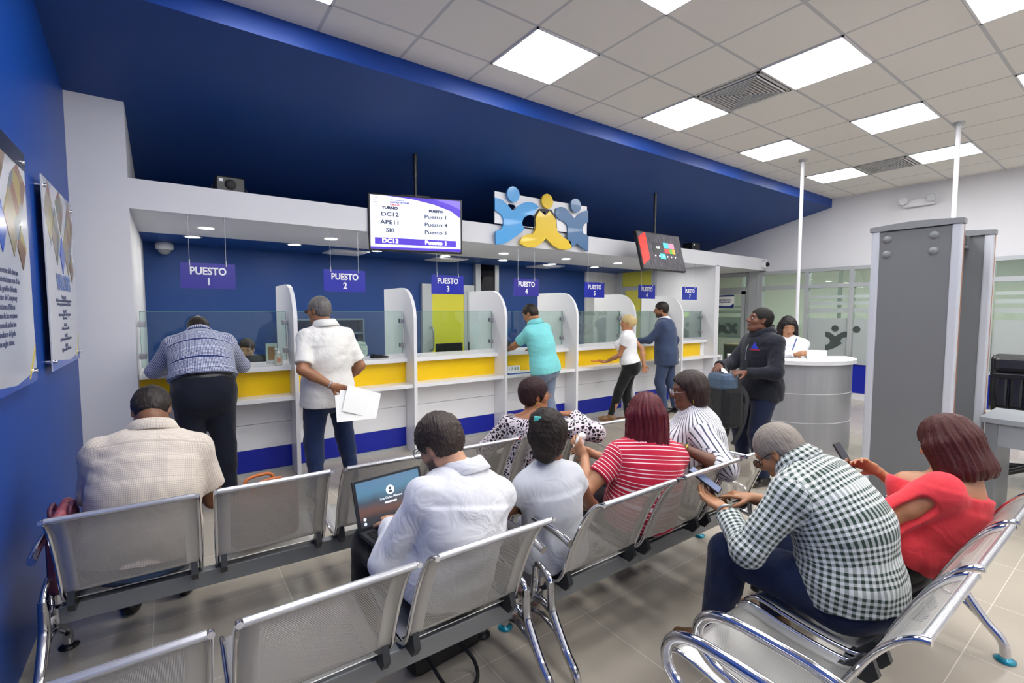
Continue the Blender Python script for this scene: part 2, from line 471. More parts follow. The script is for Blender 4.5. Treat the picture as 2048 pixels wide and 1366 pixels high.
for a, b in zip(ys[:-1], ys[1:]):
    gp.box(XR + .018, XR + .022, b + .035, a - .035, 0.67, 1.97).box(XR + .018, XR + .022, b + .035, a - .035, 2.04, 2.27)
    if b < 4.2 and a < 4.3 :
        for z0, z1 in ((1.78, 1.83), (1.66, 1.72), (1.52, 1.60)):
            film.box(XR + .006, XR + .010, b + .04, a - .04, z0, z1)
struct('window_pane_1', gp, m_glass)
# frosted film with the emblem left clear
LA = [(-0.014, 0.54), (0.076, 0.535), (0.161, 0.486), (0.247, 0.411), (0.335, 0.491), (0.424, 0.543), (0.526, 0.56), (0.607, 0.544), (0.647, 0.513), (0.584, 0.452), (0.573, 0.406), (0.481, 0.395), (0.409, 0.351), (0.384, 0.287), (0.402, 0.236), (0.431, 0.221), (0.346, 0.151), (0.254, 0.09), (0.171, 0.039), (0.086, 0.006), (0.002, -0.006), (-0.002, 0.152), (0.065, 0.172), (0.107, 0.223), (0.118, 0.293), (0.076, 0.356), (-0.014, 0.396)]
LB = [(0.592, 0.372), (0.662, 0.47), (0.712, 0.443), (0.762, 0.418), (0.822, 0.49), (0.934, 0.392), (0.94, 0.309), (0.96, 0.236), (1.062, 0.17), (1.192, 0.134), (1.214, 0.05), (1.115, 0.01), (0.962, 0.021), (0.862, 0.069), (0.769, 0.135), (0.692, 0.064), (0.575, 0.001), (0.448, -0.0), (0.346, 0.045), (0.373, 0.1), (0.436, 0.15), (0.551, 0.17), (0.597, 0.219), (0.602, 0.283)]
LC = [(0.933, 0.531), (1.008, 0.564), (1.097, 0.557), (1.188, 0.492), (1.268, 0.433), (1.347, 0.515), (1.441, 0.561), (1.51, 0.573), (1.512, 0.417), (1.444, 0.39), (1.404, 0.327), (1.418, 0.261), (1.521, 0.231), (1.518, 0.024), (1.407, 0.055), (1.312, 0.115), (1.219, 0.06), (1.166, 0.113), (1.134, 0.186), (1.144, 0.254), (1.133, 0.338), (1.073, 0.379), (0.984, 0.397), (0.921, 0.446)]
LHEAD = [(0.234, 0.606), (0.764, 0.595), (1.253, 0.603)]
def soft(L): return keep_corners(L, 2)
for a, b in zip(ys[:-1], ys[1:]):
    if a > 4.3: continue
    film.box(XR + .006, XR + .010, b + .04, a - .04, 0.67, 1.42)
struct('window_film_1', film, m_frost)
for y0, sc in ((3.70, 0.62), (0.9, 0.62)):
    for L, hd in ((LA, LHEAD[0]), (LB, LHEAD[1]), (LC, LHEAD[2])):
        L2 = [(y0 - (a) * sc, 0.84 + b * sc) for a, b in soft(L)]
        if min(p[0] for p in L2) < 3.37 and y0 > 3: L2 = [(max(p[0], 3.36), p[1]) for p in L2] if max(p[0] for p in L2) > 3.37 else [(p[0] - .08, p[1]) for p in L2]
        lf.prism(L2, XR - .002, XR + .001, 'yz')
        lf.prism(circle(y0 - hd[0] * sc, 0.86 + hd[1] * sc, 0.058), XR - .002, XR + .001, 'yz')
struct('window_emblem_1', lf, m_film)
# glass door at the end of the aisle
dm = M()
for y in (5.165, 6.28): dm.box(XR - .024, XR + .074, y - .03, y + .03, 0, 2.325)
for z in (0.05, 2.00, 2.30): dm.box(XR - .02, XR + .07, 5.16, 6.28, z - .04, z + .04)
dm.box(XR - .01, XR + .05, 5.22, 5.30, .05, 1.96).box(XR - .01, XR + .05, 6.14, 6.22, .05, 1.96).box(XR - .01, XR + .05, 5.22, 6.22, 1.90, 1.96)
door1 = struct('door_1', dm, m_alu)
struct('door_glass', M().box(XR + .015, XR + .02, 5.2, 6.25, .05, 2.27), m_glass, parent=door1)
db = M()
for z0, z1 in ((1.0, 1.42), (1.5, 1.56), (1.62, 1.66)): db.box(XR + .004, XR + .008, 5.31, 6.13, z0, z1)
struct('door_film', db, glassmat('light_frost', 'dfe8e6', 0.3, frost=0.45, frostcol='a9b8b0'), parent=door1)
struct('door_handle', M().tube(bez([(XR - .03, 6.08, .9), (XR - .07, 6.08, .93), (XR - .07, 6.08, 1.17), (XR - .03, 6.08, 1.2)]), .012), m_black, parent=door1)
dl = M()
for L, hd in ((LA, LHEAD[0]), (LB, LHEAD[1]), (LC, LHEAD[2])):
    dl.prism([(6.05 - a * .45, 1.05 + b * .45) for a, b in soft(L)], XR - .004, XR - .001, 'yz')
struct('door_emblem', dl, m_film, parent=door1)
pt = thing('door_poster', 'white notice with a blue wavy border on the aisle glass door', 'poster', (XR - .012, 5.75, 1.62))
M().box(-.004, .0, -.30, .30, 0, .27).obj('paper', m_paper, pt)
wv = M()
for sgn, z in ((1, .235), (-1, .0)):
    wv.prism([(-.30, z), (.30, z), (.30, z + .035), (.1, z + .035 - .012 * sgn), (-.1, z + .035 + .0), (-.30, z + .035)], -.006, -.004, 'yz')
wv.prism([(-.30, .0), (-.30, .09), (-.2, .03), (-.12, 0)], -.0065, -.004, 'yz')
wv.obj('border', m_navy, pt)
tm = text('ACCESO DEL PERSONAL\nA LAS INSTALACIONES', .042, .0015, line=1.1)
tm.xf(Matrix.Translation((-.006, 0, .14)) @ Matrix.Rotation(-PI / 2, 4, 'Z')); tm.obj('lettering', m_navy, pt)

# ---- offices behind the glazing
m_off = mat('office_wall', 'd6d6d0', 0.7); m_offd = mat('office_dark', '4d5350', 0.6)
struct('wall_office', M().box(13.2, 13.3, -3.6, 8.3, 0, 3.2), m_off)
struct('wall_office_side', M().box(9.8, 13.3, 8.1, 8.2, 0, 3.2), m_off)
struct('wall_office_end', M().box(9.8, 13.3, -3.7, -3.6, 0, 3.2), m_off)
struct('ceiling_office', M().box(9.82, 13.3, -3.6, 8.2, 2.75, 2.85), mat('office_ceiling', 'b8b2a4', 0.8))
om = M()
for y in (6.3, 4.2, 2.6, 0.9, -0.8): om.box(11.6, 11.66, y - .03, y + .03, 0, 2.75)
for z in (0.9, 2.1): om.box(11.6, 11.66, -3.6, 8.1, z - .03, z + .03)
struct('window_frame_2', om, mat('office_frame', '7b8280', 0.5, 0.3))
struct('wall_office_partition', M().box(11.61, 11.65, -3.6, 4.6, 0, 0.9), mat('partition_panel', '8c908a', 0.7))
for i, (y, w) in enumerate(((5.6, .6), (3.2, .6), (1.2, .5), (-1.0, .6))):
    lp = solo('office_light', ['flat lamp over the passage behind the aisle door', 'flat lamp in the office behind the reception desk', 'flat lamp in the office behind the metal detector', 'flat lamp in the office at the frame edge'][i], 'ceiling light',
              M().box(10.6, 11.2, y - w / 2, y + w / 2, 2.72, 2.748), emit('office_lamp', 'fdfdf6', 26.0), group='office lamps')
struct('window_3', M().box(13.15, 13.19, 0.3, 1.5, 1.0, 2.1), emit('daylight_pane', 'e8f4a0', 1.1))
for i, (x, y, w, h, z, lb) in enumerate(((10.9, 3.6, .5, .34, .78, 'dark computer monitor in the office seen through the striped film'), (11.0, 5.5, .5, .34, .8, 'dark computer monitor in the passage behind the aisle door'), (10.8, 1.1, .5, .3, .78, 'dark computer monitor in the office behind the leather chair'))):
    t_ = thing('office_monitor', lb, 'monitor', (x, y, z), PI / 2 + .2, 'office monitors')
    M().bbox(-w / 2, w / 2, -.02, .02, .1, .1 + h, .006).obj('screen', m_black, t_); M().box(-.02, .02, -.01, .03, 0, .15).box(-.12, .12, -.08, .08, 0, .012).obj('stand', m_black, t_)
for i, (y0, y1, lb) in enumerate(((5.0, 6.2, 'office desk seen through the aisle glass door'), (2.7, 4.4, 'office desk seen behind the frosted glass by reception'), (0.4, 1.9, 'office desk behind the glass at the right edge'))):
    t_ = thing('office_desk', lb, 'desk', (10.95, (y0 + y1) / 2, 0), 0, 'office desks')
    hh = (y1 - y0) / 2
    M().box(-.35, .35, -hh, hh, .74, .78).obj('desktop', mat('desk_wood', '8b7a62', 0.5), t_)
    M().box(-.33, .33, -hh, -hh + .03, 0, .74).obj('side_panel', m_offd, t_); M().box(-.33, .33, hh - .03, hh, 0, .74).obj('side_panel', m_offd, t_)

# ---- doors and frames in the back office
d2 = struct('door_2', M().box(3.32, 3.42, 7.10, 7.17, 0, 1.99).box(4.16, 4.30, 7.10, 7.17, 0, 1.99).box(3.42, 4.16, 7.10, 7.17, 1.88, 1.99).box(3.42, 3.50, 7.11, 7.16, 0, 1.88).box(4.10, 4.16, 7.11, 7.16, 0, 1.88), m_alu)
struct('door_leaf', M().box(3.50, 4.10, 7.12, 7.15, .05, 1.88), mat('yellow_door_film', 'd9d243', 0.25), parent=d2)
struct('door_handle', M().tube(bez([(3.47, 7.10, .92), (3.47, 7.02, .94), (3.47, 7.01, 1.1), (3.47, 7.02, 1.26), (3.47, 7.10, 1.28)]), .014), m_steel, parent=d2)
struct('trim_1', M().box(4.32, 4.42, 7.08, 7.17, 0, 2.36).box(4.72, 4.80, 7.08, 7.17, 0, 2.36), m_alu)
struct('window_2', M().box(4.42, 4.72, 7.10, 7.12, .9, 2.36), glassmat('dark_pane', '3a5a78', 1.0))
d3 = struct('door_3', M().box(7.86, 7.93, 6.08, 6.16, 0, 2.36).box(7.86, 7.93, 6.92, 7.02, 0, 2.36).box(7.86, 7.93, 6.16, 6.92, 1.98, 2.06).box(7.86, 7.92, 6.16, 6.24, 0, 1.98).box(7.86, 7.92, 6.84, 6.92, 0, 1.98), m_alu)
struct('door_pane', M().box(7.88, 7.90, 6.24, 6.84, .05, 1.98).box(7.88, 7.90, 6.16, 6.92, 2.06, 2.36), mat('yellow_pane_film', 'd6cf52', 0.3), parent=d3)  # plain yellow film on the pane and the transom, no emission
struct('door_stripe', M().box(7.865, 7.875, 6.3, 6.42, .05, 1.98), mat('brown_strip', '5a5238', 0.5), parent=d3)

# ================================================================ ceiling lights, vents
m_panel = emit('light_panel', 'ffffff', PANEL_E)
def ceiling_light(x0, y1, label):
    t = thing('ceiling_light', label, 'ceiling light', (x0 + TX / 2, y1 - TY / 2, ZC), group='ceiling light panels')
    w, h = TX / 2, TY / 2
    M().box(-w + .012, w - .012, -h + .012, h - .012, -.008, -.004).obj('diffuser', m_panel, t)
    f = M()
    for a in ((-w, w, -h, -h + .014), (-w, w, h - .014, h), (-w, -w + .014, -h, h), (w - .014, w, -h, h)): f.box(*a, -.012, -.001)
    f.obj('frame', m_white, t)
    return t
words_r = {0: 'row beside the bulkhead', 1: 'second row from bulkhead', 2: 'third row from bulkhead', 3: 'fourth row from bulkhead', 4: 'fifth row from bulkhead'}
for r, yk in ((0, 0), (1, 2), (2, 4), (3, 7), (4, 10)):
    for k in ((-3, 0, 3, 6, 9) if r in (0,) else (-3, 0, 3, 6, 9)):
        if r == 0 and k == -3: xk = TX0 - 3.6 * TX
        else: xk = TX0 + k * TX
        if xk < XL: continue
        if r == 0 and k == -3: continue
        nm = {0: 'first', 3: 'second', 6: 'third', 9: 'fourth', -3: 'zeroth'}[k]
        ceiling_light(xk, TY0 - yk * TY, 'square ceiling panel light, %s from the blue wall, %s' % (nm, words_r.get(r, 'last row')))
ceiling_light(TX0 - 3 * TX, TY0, 'square white ceiling panel light, touching the corner between blue wall and bulkhead')
def vent(x0, y1, label):
    t = thing('ceiling_vent', label, 'air vent', (x0 + TX / 2, y1 - TY / 2, ZC), group='square ceiling vents')
    w = .285
    M().box(-w, w, -w, w, -.004, 0).obj('backing', mat('vent_dark', '18191a', 0.9), t)
    f = M()
    for a in ((-w, w, -w, -w + .02), (-w, w, w - .02, w), (-w, -w + .02, -w, w), (w - .02, w, -w, w)): f.box(*a, -.014, 0)
    f.obj('frame', mat('vent_white', 'c9c9c9', 0.5), t)
    for i in range(9):
        r = w - .035 - i * .028; s_ = M()
        if r < .02: break
        for q in range(4):
            mx = Matrix.Rotation(q * PI / 2, 4, 'Z')
            s_.merge(M().prism([(-r, -r), (r, -r), (r - .008, -r + .011), (-r + .008, -r + .011)], -.022, -.010, 'xy'), mx)
        s_.obj('louvre', mat('vent_white', 'c9c9c9', 0.5), t)
vent(TX0 + 3 * TX, TY0 - TY, 'square louvred ceiling vent between the two nearest pairs of light panels')
vent(TX0 + 9 * TX, TY0 - TY, 'square louvred ceiling vent beside the farthest light panels')
vent(1.62, 6.95 - .02, 'white square vent in the back office ceiling behind the second counter sign') if False else None
m_spot = emit('downlight_glow', 'fffdf4', SPOT_E)
def downlight(x, y, label, z=2.35):
    t = thing('downlight', label, 'downlight', (x, y, z), group='round downlights over the counter')
    M().lathe([(.062, -.004), (.085, -.006), (.088, 0)], n=28).obj('ring', m_white, t)
    M().lathe([(.0001, -.004), (.064, -.0045), (.064, -.002)], n=28).obj('diffuser', m_spot, t)
xs = [.32 + 1.163 * k for k in range(7)]
ordn = ['first', 'second', 'third', 'fourth', 'fifth', 'sixth', 'seventh']
for k, x in enumerate(xs):
    downlight(x, 5.5, 'lit round downlight in the beam soffit, %s from the left column' % ordn[k])
for k in range(7):
    downlight(.24 + 1.03 * k, 6.32, 'lit round downlight behind the beam, %s from the left column' % ordn[k], 2.36)
for k, x in enumerate((1.75, 3.30, 5.3)):
    solo('office_vent', 'flat white vent in the back office ceiling, %s from the left' % ordn[k], 'air vent', M().box(x, x + .5, 6.45, 6.95, 2.345, 2.36).box(x + .05, x + .45, 6.5, 6.9, 2.335, 2.345), m_white, 'back office vents')

# ================================================================ counter
pitch, D0 = 1.195, 0.93
bay_x = [-0.222] + [D0 + pitch * k for k in range(6)] + [D0 + pitch * 6]
prof = [(4.77, 0), (4.765, 1.48), (4.785, 1.58), (4.825, 1.66), (4.88, 1.725), (4.95, 1.775), (5.03, 1.80), (5.12, 1.81), (5.62, 1.81), (5.62, 0)]
for k in range(6):
    x = D0 + pitch * k
    solo('counter_divider', 'white counter divider with a rounded front, between stations %d and %d' % (k + 1, k + 2), 'divider', M().prism(prof, x, x + .035, 'yz'), m_lam, 'counter dividers')
solo('counter_end_panel', 'white end panel closing the counter beside the aisle', 'panel', M().box(8.10, 8.135, 4.77, 5.35, 0, .76), m_lam)
cab_lbl = ['first', 'second', 'third', 'fourth', 'fifth', 'sixth', 'seventh']
for k in range(7):
    x0 = bay_x[k] + (.036 if k else .002); x1 = (D0 + pitch * (k + 1)) if k < 6 else 8.10
    x0 = D0 + pitch * (k - 1) + .036 if k else -.222
    x1 = D0 + pitch * k - .001 if k < 6 else 8.099
    t = thing('counter_bay', 'yellow and white service counter under the PUESTO %d sign' % (k + 1), 'counter', ((x0 + x1) / 2, 5.0, 0), group='counter bays')
    def B(a, b, c, d, e, f, nm, m_, bev=.003):
        M().bbox(a, b, c, d, e, f, bev).obj(nm, m_, t, world=True)
    xu = min(x1, 7.899)
    B(x0, xu, 4.93, 5.45, .985, 1.03, 'ledge', m_lam)
    B(x0, x1, 4.79, 5.03, .715, .755, 'shelf', m_lam)
    B(x0, xu, 5.0, 5.02, .755, .985, 'yellow_panel', m_yel, .001)
    if k == 6: B(7.79 - .001, 7.899, 4.99, 5.0, .755, .985, 'yellow_panel_edge', m_lam, .001)
    B(x0, x1, 5.0, 5.02, .487, .715, 'upper_panel', m_lam, .002)
    B(x0, x1, 5.0, 5.02, .247, .482, 'lower_panel', m_lam, .002)
    B(x0, x1, 5.004, 5.02, .036, .246, 'blue_panel', m_blam, .001)
    B(x0, xu, 5.46, 5.9, .70, .74, 'desktop', m_lam)
# glass screens and clamps
for k in range(7):
    x0 = (D0 + pitch * (k - 1) + .045) if k else -.205
    x1 = (D0 + pitch * k - .012) if k < 6 else 7.885
    t = thing('glass_screen', 'clear glass screen above the counter at the PUESTO %d station' % (k + 1), 'glass screen', ((x0 + x1) / 2, 5.05, 1.07), group='counter glass screens')
    M().box(x0, x1, 5.046, 5.054, 1.075, 1.545).obj('pane', m_glass, t, world=True)
    e = M().box(x0, x0 + .003, 5.045, 5.055, 1.075, 1.545).box(x1 - .003, x1, 5.045, 5.055, 1.075, 1.545).box(x0, x1, 5.045, 5.055, 1.543, 1.547)
    e.obj('edge', mat('glass_edge', '6fa898', 0.2, alpha=0.75), t, world=True)
    for xa in (x0 - .012, x1 - .035):
        for z in (1.17, 1.44):
            M().bbox(xa, xa + .05, 5.03, 5.07, z - .025, z + .025, .004).obj('clamp', m_steel, t, world=True)

# hanging station signs
m_sign = mat('sign_violet', '33309a', 0.22, coat=0.3); m_sign2 = mat('sign_blue', '0c1ea8', 0.22, coat=0.3)
sx = [(.083, .483, m_sign), (1.223, 1.632, m_sign2), (2.37, 2.779, m_sign2), (3.495, 3.895, m_sign), (4.714, 5.11, m_sign2), (5.858, 6.26, m_sign2), (6.976, 7.39, m_sign2)]
for k, (a, b, mm) in enumerate(sx):
    t = thing('station_sign', '%s hanging sign reading PUESTO %d' % ('violet' if mm is m_sign else 'blue', k + 1), 'sign', ((a + b) / 2, 4.83, 1.74), group='hanging station signs')
    w = (b - a) / 2
    M().bbox(-w, w, -.003, .003, 0, .215, .001).obj('board', mm, t)
    text('PUESTO', .086, .0026, sx=.86).xf(Matrix.Translation((0, -.005, .145))).obj('lettering', m_let, t)
    text(str(k + 1), .086, .0026, sx=.9).xf(Matrix.Translation((0, -.005, .058))).obj('lettering', m_let, t)
    for s_ in (-1, 1):
        x = s_ * w * .66
        M().tube([(x, .0, .21), (x, .0, .61)], .0018, 6).obj('wire', m_steel, t)
        M().tube([(x, -.004, .19), (x, -.004, .24)], [.006, .004], 8).obj('clip', m_steel, t)
        M().tube([(x, 0, .58), (x, 0, .61)], .005, 8).obj('fixing', m_steel, t)

# emblem
t = thing('emblem_sign', 'large emblem of three figures in light blue, yellow and slate blue on the beam', 'sign', (3.17, 4.79, 2.34))
bk = M().prism([(0, .25), (1.51, .25), (1.51, .63), (0, .62)], -.03, -.012, 'xz', holes=[smooth_poly([(.16, .50), (.33, .50), (.25, .41)], 1), smooth_poly([(.40, .30), (.44, .38), (.56, .41), (.60, .39), (.60, .26), (.40, .255)], 0), smooth_poly([(.67, .50), (.88, .51), (.86, .47), (.82, .495), (.765, .425), (.70, .46)], 0)])
bk.obj('backing', m_lam, t)
for nm, L, hd, c in (('light_blue_figure', LA, LHEAD[0], '3a9ee0'), ('yellow_figure', LB, LHEAD[1], 'e6c21c'), ('slate_blue_figure', LC, LHEAD[2], '44709c')):
    M().prism(soft(L), -.055, -.032, 'xz').obj(nm, mat('emblem_' + nm, c, 0.3, coat=.2), t)
    M().prism(circle(hd[0], hd[1], .092, 32), -.085, -.058, 'xz').obj(nm + '_head', mat('emblem_' + nm, c, 0.3, coat=.2), t)
M().prism([(.575, .24), (.585, .40), (.655, .492), (.70, .50), (.87, .50), (.95, .40), (.965, .24), (.93, .30), (.92, .39), (.83, .47), (.69, .46), (.61, .37), (.60, .28)], -.045, -.030, 'xz').obj('outline', m_black, t)
# screens
def screen(name, label, loc, rz, tilt, W, H, pole):
    t = thing(name, label, 'screen', loc, rot=(0, 0, rz))
    mx = Matrix.Rotation(-tilt, 4, 'X')
    M().bbox(-W / 2, W / 2, 0, .05, -H, 0, .008).xf(mx).obj('casing', m_black, t)
    M().tube([(0, .05, -.12), (0, .06, .0), (0, .06, pole)], .016, 12).obj('pole', m_black, t)
    M().tube([(0, .06, pole * .45), (0, .06, pole)], .022, 12).obj('pole_sleeve', m_black, t)
    M().box(-.15, .15, .05, .07, -.22, .02).xf(mx).obj('bracket', m_black, t)
    return t, mx
W1, H1 = .97, .575
t, mx = screen('queue_screen', 'wide screen listing queue turns beside the emblem', (2.12, 4.645, 2.735), -math.atan2(.27, .94), 0.0, W1, H1, .47)
def lit(nm, m_, parts, dy=0):
    m_.xf(mx).obj(nm, parts, t)
sw, sh = W1 / 2 - .022, H1 - .02
lit('screen_face', M().box(-sw, sw, -.003, .001, -sh, -.018), emit('screen_white', 'e6ecff', 1.25))
lit('purple_corner', M().prism([(-.33, -.018), (sw, -.018), (sw, -.20), (.36, -.13), (.18, -.075), (-.05, -.035)], -.005, -.003, 'xz').prism([(-sw, -sh), (sw, -sh), (sw, -sh + .03), (-sw, -sh + .02)], -.005, -.003, 'xz').box(-sw + .04, sw - .05, -.005, -.003, -sh + .05, -sh + .115), emit('screen_purple', '4a2fb8', 0.9))
lit('blue_swirl', M().prism([(.18, -.02), (sw, -.02), (sw, -.11), (.34, -.06)], -.0065, -.005, 'xz'), emit('screen_violet', '7a68e0', 0.9))
tx = M()
rows = [('TURNO', -.27, -.14, .036, .0025), ('PUESTO', .2, -.145, .033, .0025), ('DC12', -.27, -.205, .058, .0013), ('Puesto 1', .2, -.205, .055, .0013), ('APE11', -.27, -.285, .058, .0013), ('Puesto 4', .2, -.285, .055, .0013), ('SI8', -.27, -.365, .058, .0013), ('Puesto 1', .2, -.365, .055, .0013)]
for st, x, z, s_, bo in rows: lit('lettering', text(st, s_, bo, sx=1.25).xf(Matrix.Translation((x, -.006, z))), emit('screen_text', '2a3350', 0.2))
tx = M()
for st, x in (('DC13', -.27), ('Puesto 1', .2)): tx.merge(text(st, .056, .0025, sx=1.2), Matrix.Translation((x, -.007, -sh + .083)))
lit('highlighted_lettering', tx, emit('screen_light_text', 'ffffff', 1.3))
tx = M().merge(text('DIRECCIÓN GENERAL DE', .012, .0004, 'LEFT'), Matrix.Translation((-.27, -.006, -.06))).merge(text('CONTRATACIONES', .022, .001, 'LEFT'), Matrix.Translation((-.27, -.006, -.082)))
lit('blue_lettering', tx, emit('screen_navy', '2a2f8a', 0.6))
lit('red_lettering', text('PÚBLICAS', .022, .001, 'LEFT').xf(Matrix.Translation((-.27, -.006, -.106))), emit('screen_red', 'c0304a', 0.8))
bx = M().box(-sw + .005, -.28, -.005, -.003, -.125, -.022)
lit('inset_window', bx, emit('screen_inset', 'f6f6ff', 1.35))
tx = M()
for i in range(4): tx.box(-sw + .03, -sw + .03 + (.05, .04, .055, .04)[i], -.0065, -.005, -.045 - i * .023, -.041 - i * .023)
lit('inset_lines', tx, emit('screen_text', '2a3350', 0.2))
t, mx = screen('menu_screen', 'tilted screen showing a tiled app menu near station six', (5.72, 4.38, 2.66), 0.0, math.radians(15), .97, .56, .60)
sw, sh = .465, .545
tt = NT('screen_streaks')
nz = tt.noise(tt.vmath('MULTIPLY', tt.obj(), (60, 1, 6)), 1.0, 4, .7)
tt.link(tt.mix(tt.math('MULTIPLY', tt.math('SUBTRACT', nz, .42), 3.0), srgb('15131a'), srgb('77707e')), tt.b.inputs['Emission Color']); tt.b.inputs['Emission Strength'].default_value = .7
tt.b.inputs['Base Color'].default_value = (.01, .01, .01, 1)
lit('screen_face', M().box(-sw, sw, -.003, .001, -sh, -.018), tt.m)
lit('red_panel', M().prism([(-sw, -.10), (-.33, -.02), (-.30, -.02), (-.30, -.40), (-sw, -.50)], -.005, -.003, 'xz'), emit('tile_red', 'e02010', 1.0))
def tiles(nm, c, rects): 
    b_ = M()
    for a in rects: b_.box(a[0], a[1], -.006, -.004, a[2], a[3])
    lit(nm, b_, emit('tile_' + nm, c, 0.9))
tiles('black_tile', '0c0c10', [(-.20, .05, -.30, -.15)]); tiles('cyan_tile', '38b8cc', [(.055, .17, -.22, -.14), (-.06, .06, -.39, -.31)])
tiles('pink_tile', 'c07890', [(.175, .30, -.22, -.14)]); tiles('red_tile', 'd02828', [(.055, .17, -.30, -.23)])
tiles('green_tile', '4a9a20', [(.175, .235, -.30, -.23)]); tiles('orange_tile', 'e0901c', [(.24, .30, -.30, -.23)])
lit('clock_lettering', text('4:03', .05, .0005).xf(Matrix.Translation((-.08, -.008, -.225))), emit('screen_light_text', 'ffffff', 1.3))
tx = M()
for i in range(6): tx.prism(circle(-.17 + i * .09, -.35, .012, 12), -.008, -.006, 'xz')
lit('icons', tx, emit('screen_light_text', 'ffffff', 1.3))

# loudspeakers on the beam
for i, (x, y, z, lb) in enumerate(((.475, 4.98, 2.583, 'black loudspeaker lying on the beam near the left column'), (7.42, 4.98, 2.583, 'black loudspeaker on the beam near the far white wall'))):
    t = thing('loudspeaker', lb, 'loudspeaker', (x, y, z), 0, 'loudspeakers on the beam')
    M().bbox(-.11, .11, -.10, .10, 0, .14, .012).obj('cabinet', m_black, t)
    M().lathe([(.001, -.106), (.04, -.110), (.045, -.102)], c=(0, 0, .07), axis='y').obj('cone', mat('cone_black', '1c1c20', .6), t)
    M().tube(bez([(-.125, 0, .07), (-.13, 0, .02), (0, 0, .004), (.13, 0, .02), (.125, 0, .07)]), .006, 8).obj('bracket', m_black, t)
    M().box(-.085, -.055, -.103, -.10, .09, .115).obj('badge', m_let, t)
# dome cameras
t = thing('dome_camera', 'small white dome camera high on the blue back wall behind station one', 'camera', (-.02, 7.05, 2.36))
M().lathe([(.075, 0), (.09, -.02), (.09, -.075), (.07, -.085)], n=28).obj('housing', m_white, t)
M().lathe([(.068, -.085), (.06, -.115), (.035, -.138), (.001, -.145)], n=28).obj('dome', mat('smoked_dome', '8c9094', .15), t)
t = thing('dome_camera', 'white ball camera with black lens at the end of the beam', 'camera', (9.56, 4.765, 2.46))
M().lathe([(.085, .035), (.09, .0), (.075, -.03), (.05, -.035)], axis='y', n=28).obj('housing', m_white, t)
M().sphere((0, -.04, 0), .045).obj('lens', m_black, t)
# emergency light
t = thing('emergency_light', 'white emergency light with two lamp heads on the far wall', 'emergency light', (9.68, 2.45, 3.22))
M().bbox(-.07, .0, -.19, .19, -.02, .09, .01).obj('body', m_white, t)
for s_ in (-1, 1):
    M().lathe([(.03, -.0), (.05, -.02), (.06, -.06), (.055, -.065)], c=(-.07, s_ * .17, .07), axis='x', n=20).obj('lamp_head', mat('lamp_head', 'b9bcc0', .3), t)
# poles
for (x, y, lb) in ((6.90, 2.99, 'white floor-to-ceiling pole behind the reception desk'), (6.90, 1.45, 'white floor-to-ceiling pole behind the metal detector')):
    t = thing('white_pole', lb, 'pole', (x, y, 0), 0, 'white ceiling poles')
    M().cyl((0, 0, 0), (0, 0, ZC), .021, n=20).obj('shaft', m_white, t)
    M().lathe([(.031, ZC - .03), (.05, ZC - .02), (.05, ZC)], n=20).obj('collar', m_alu, t)

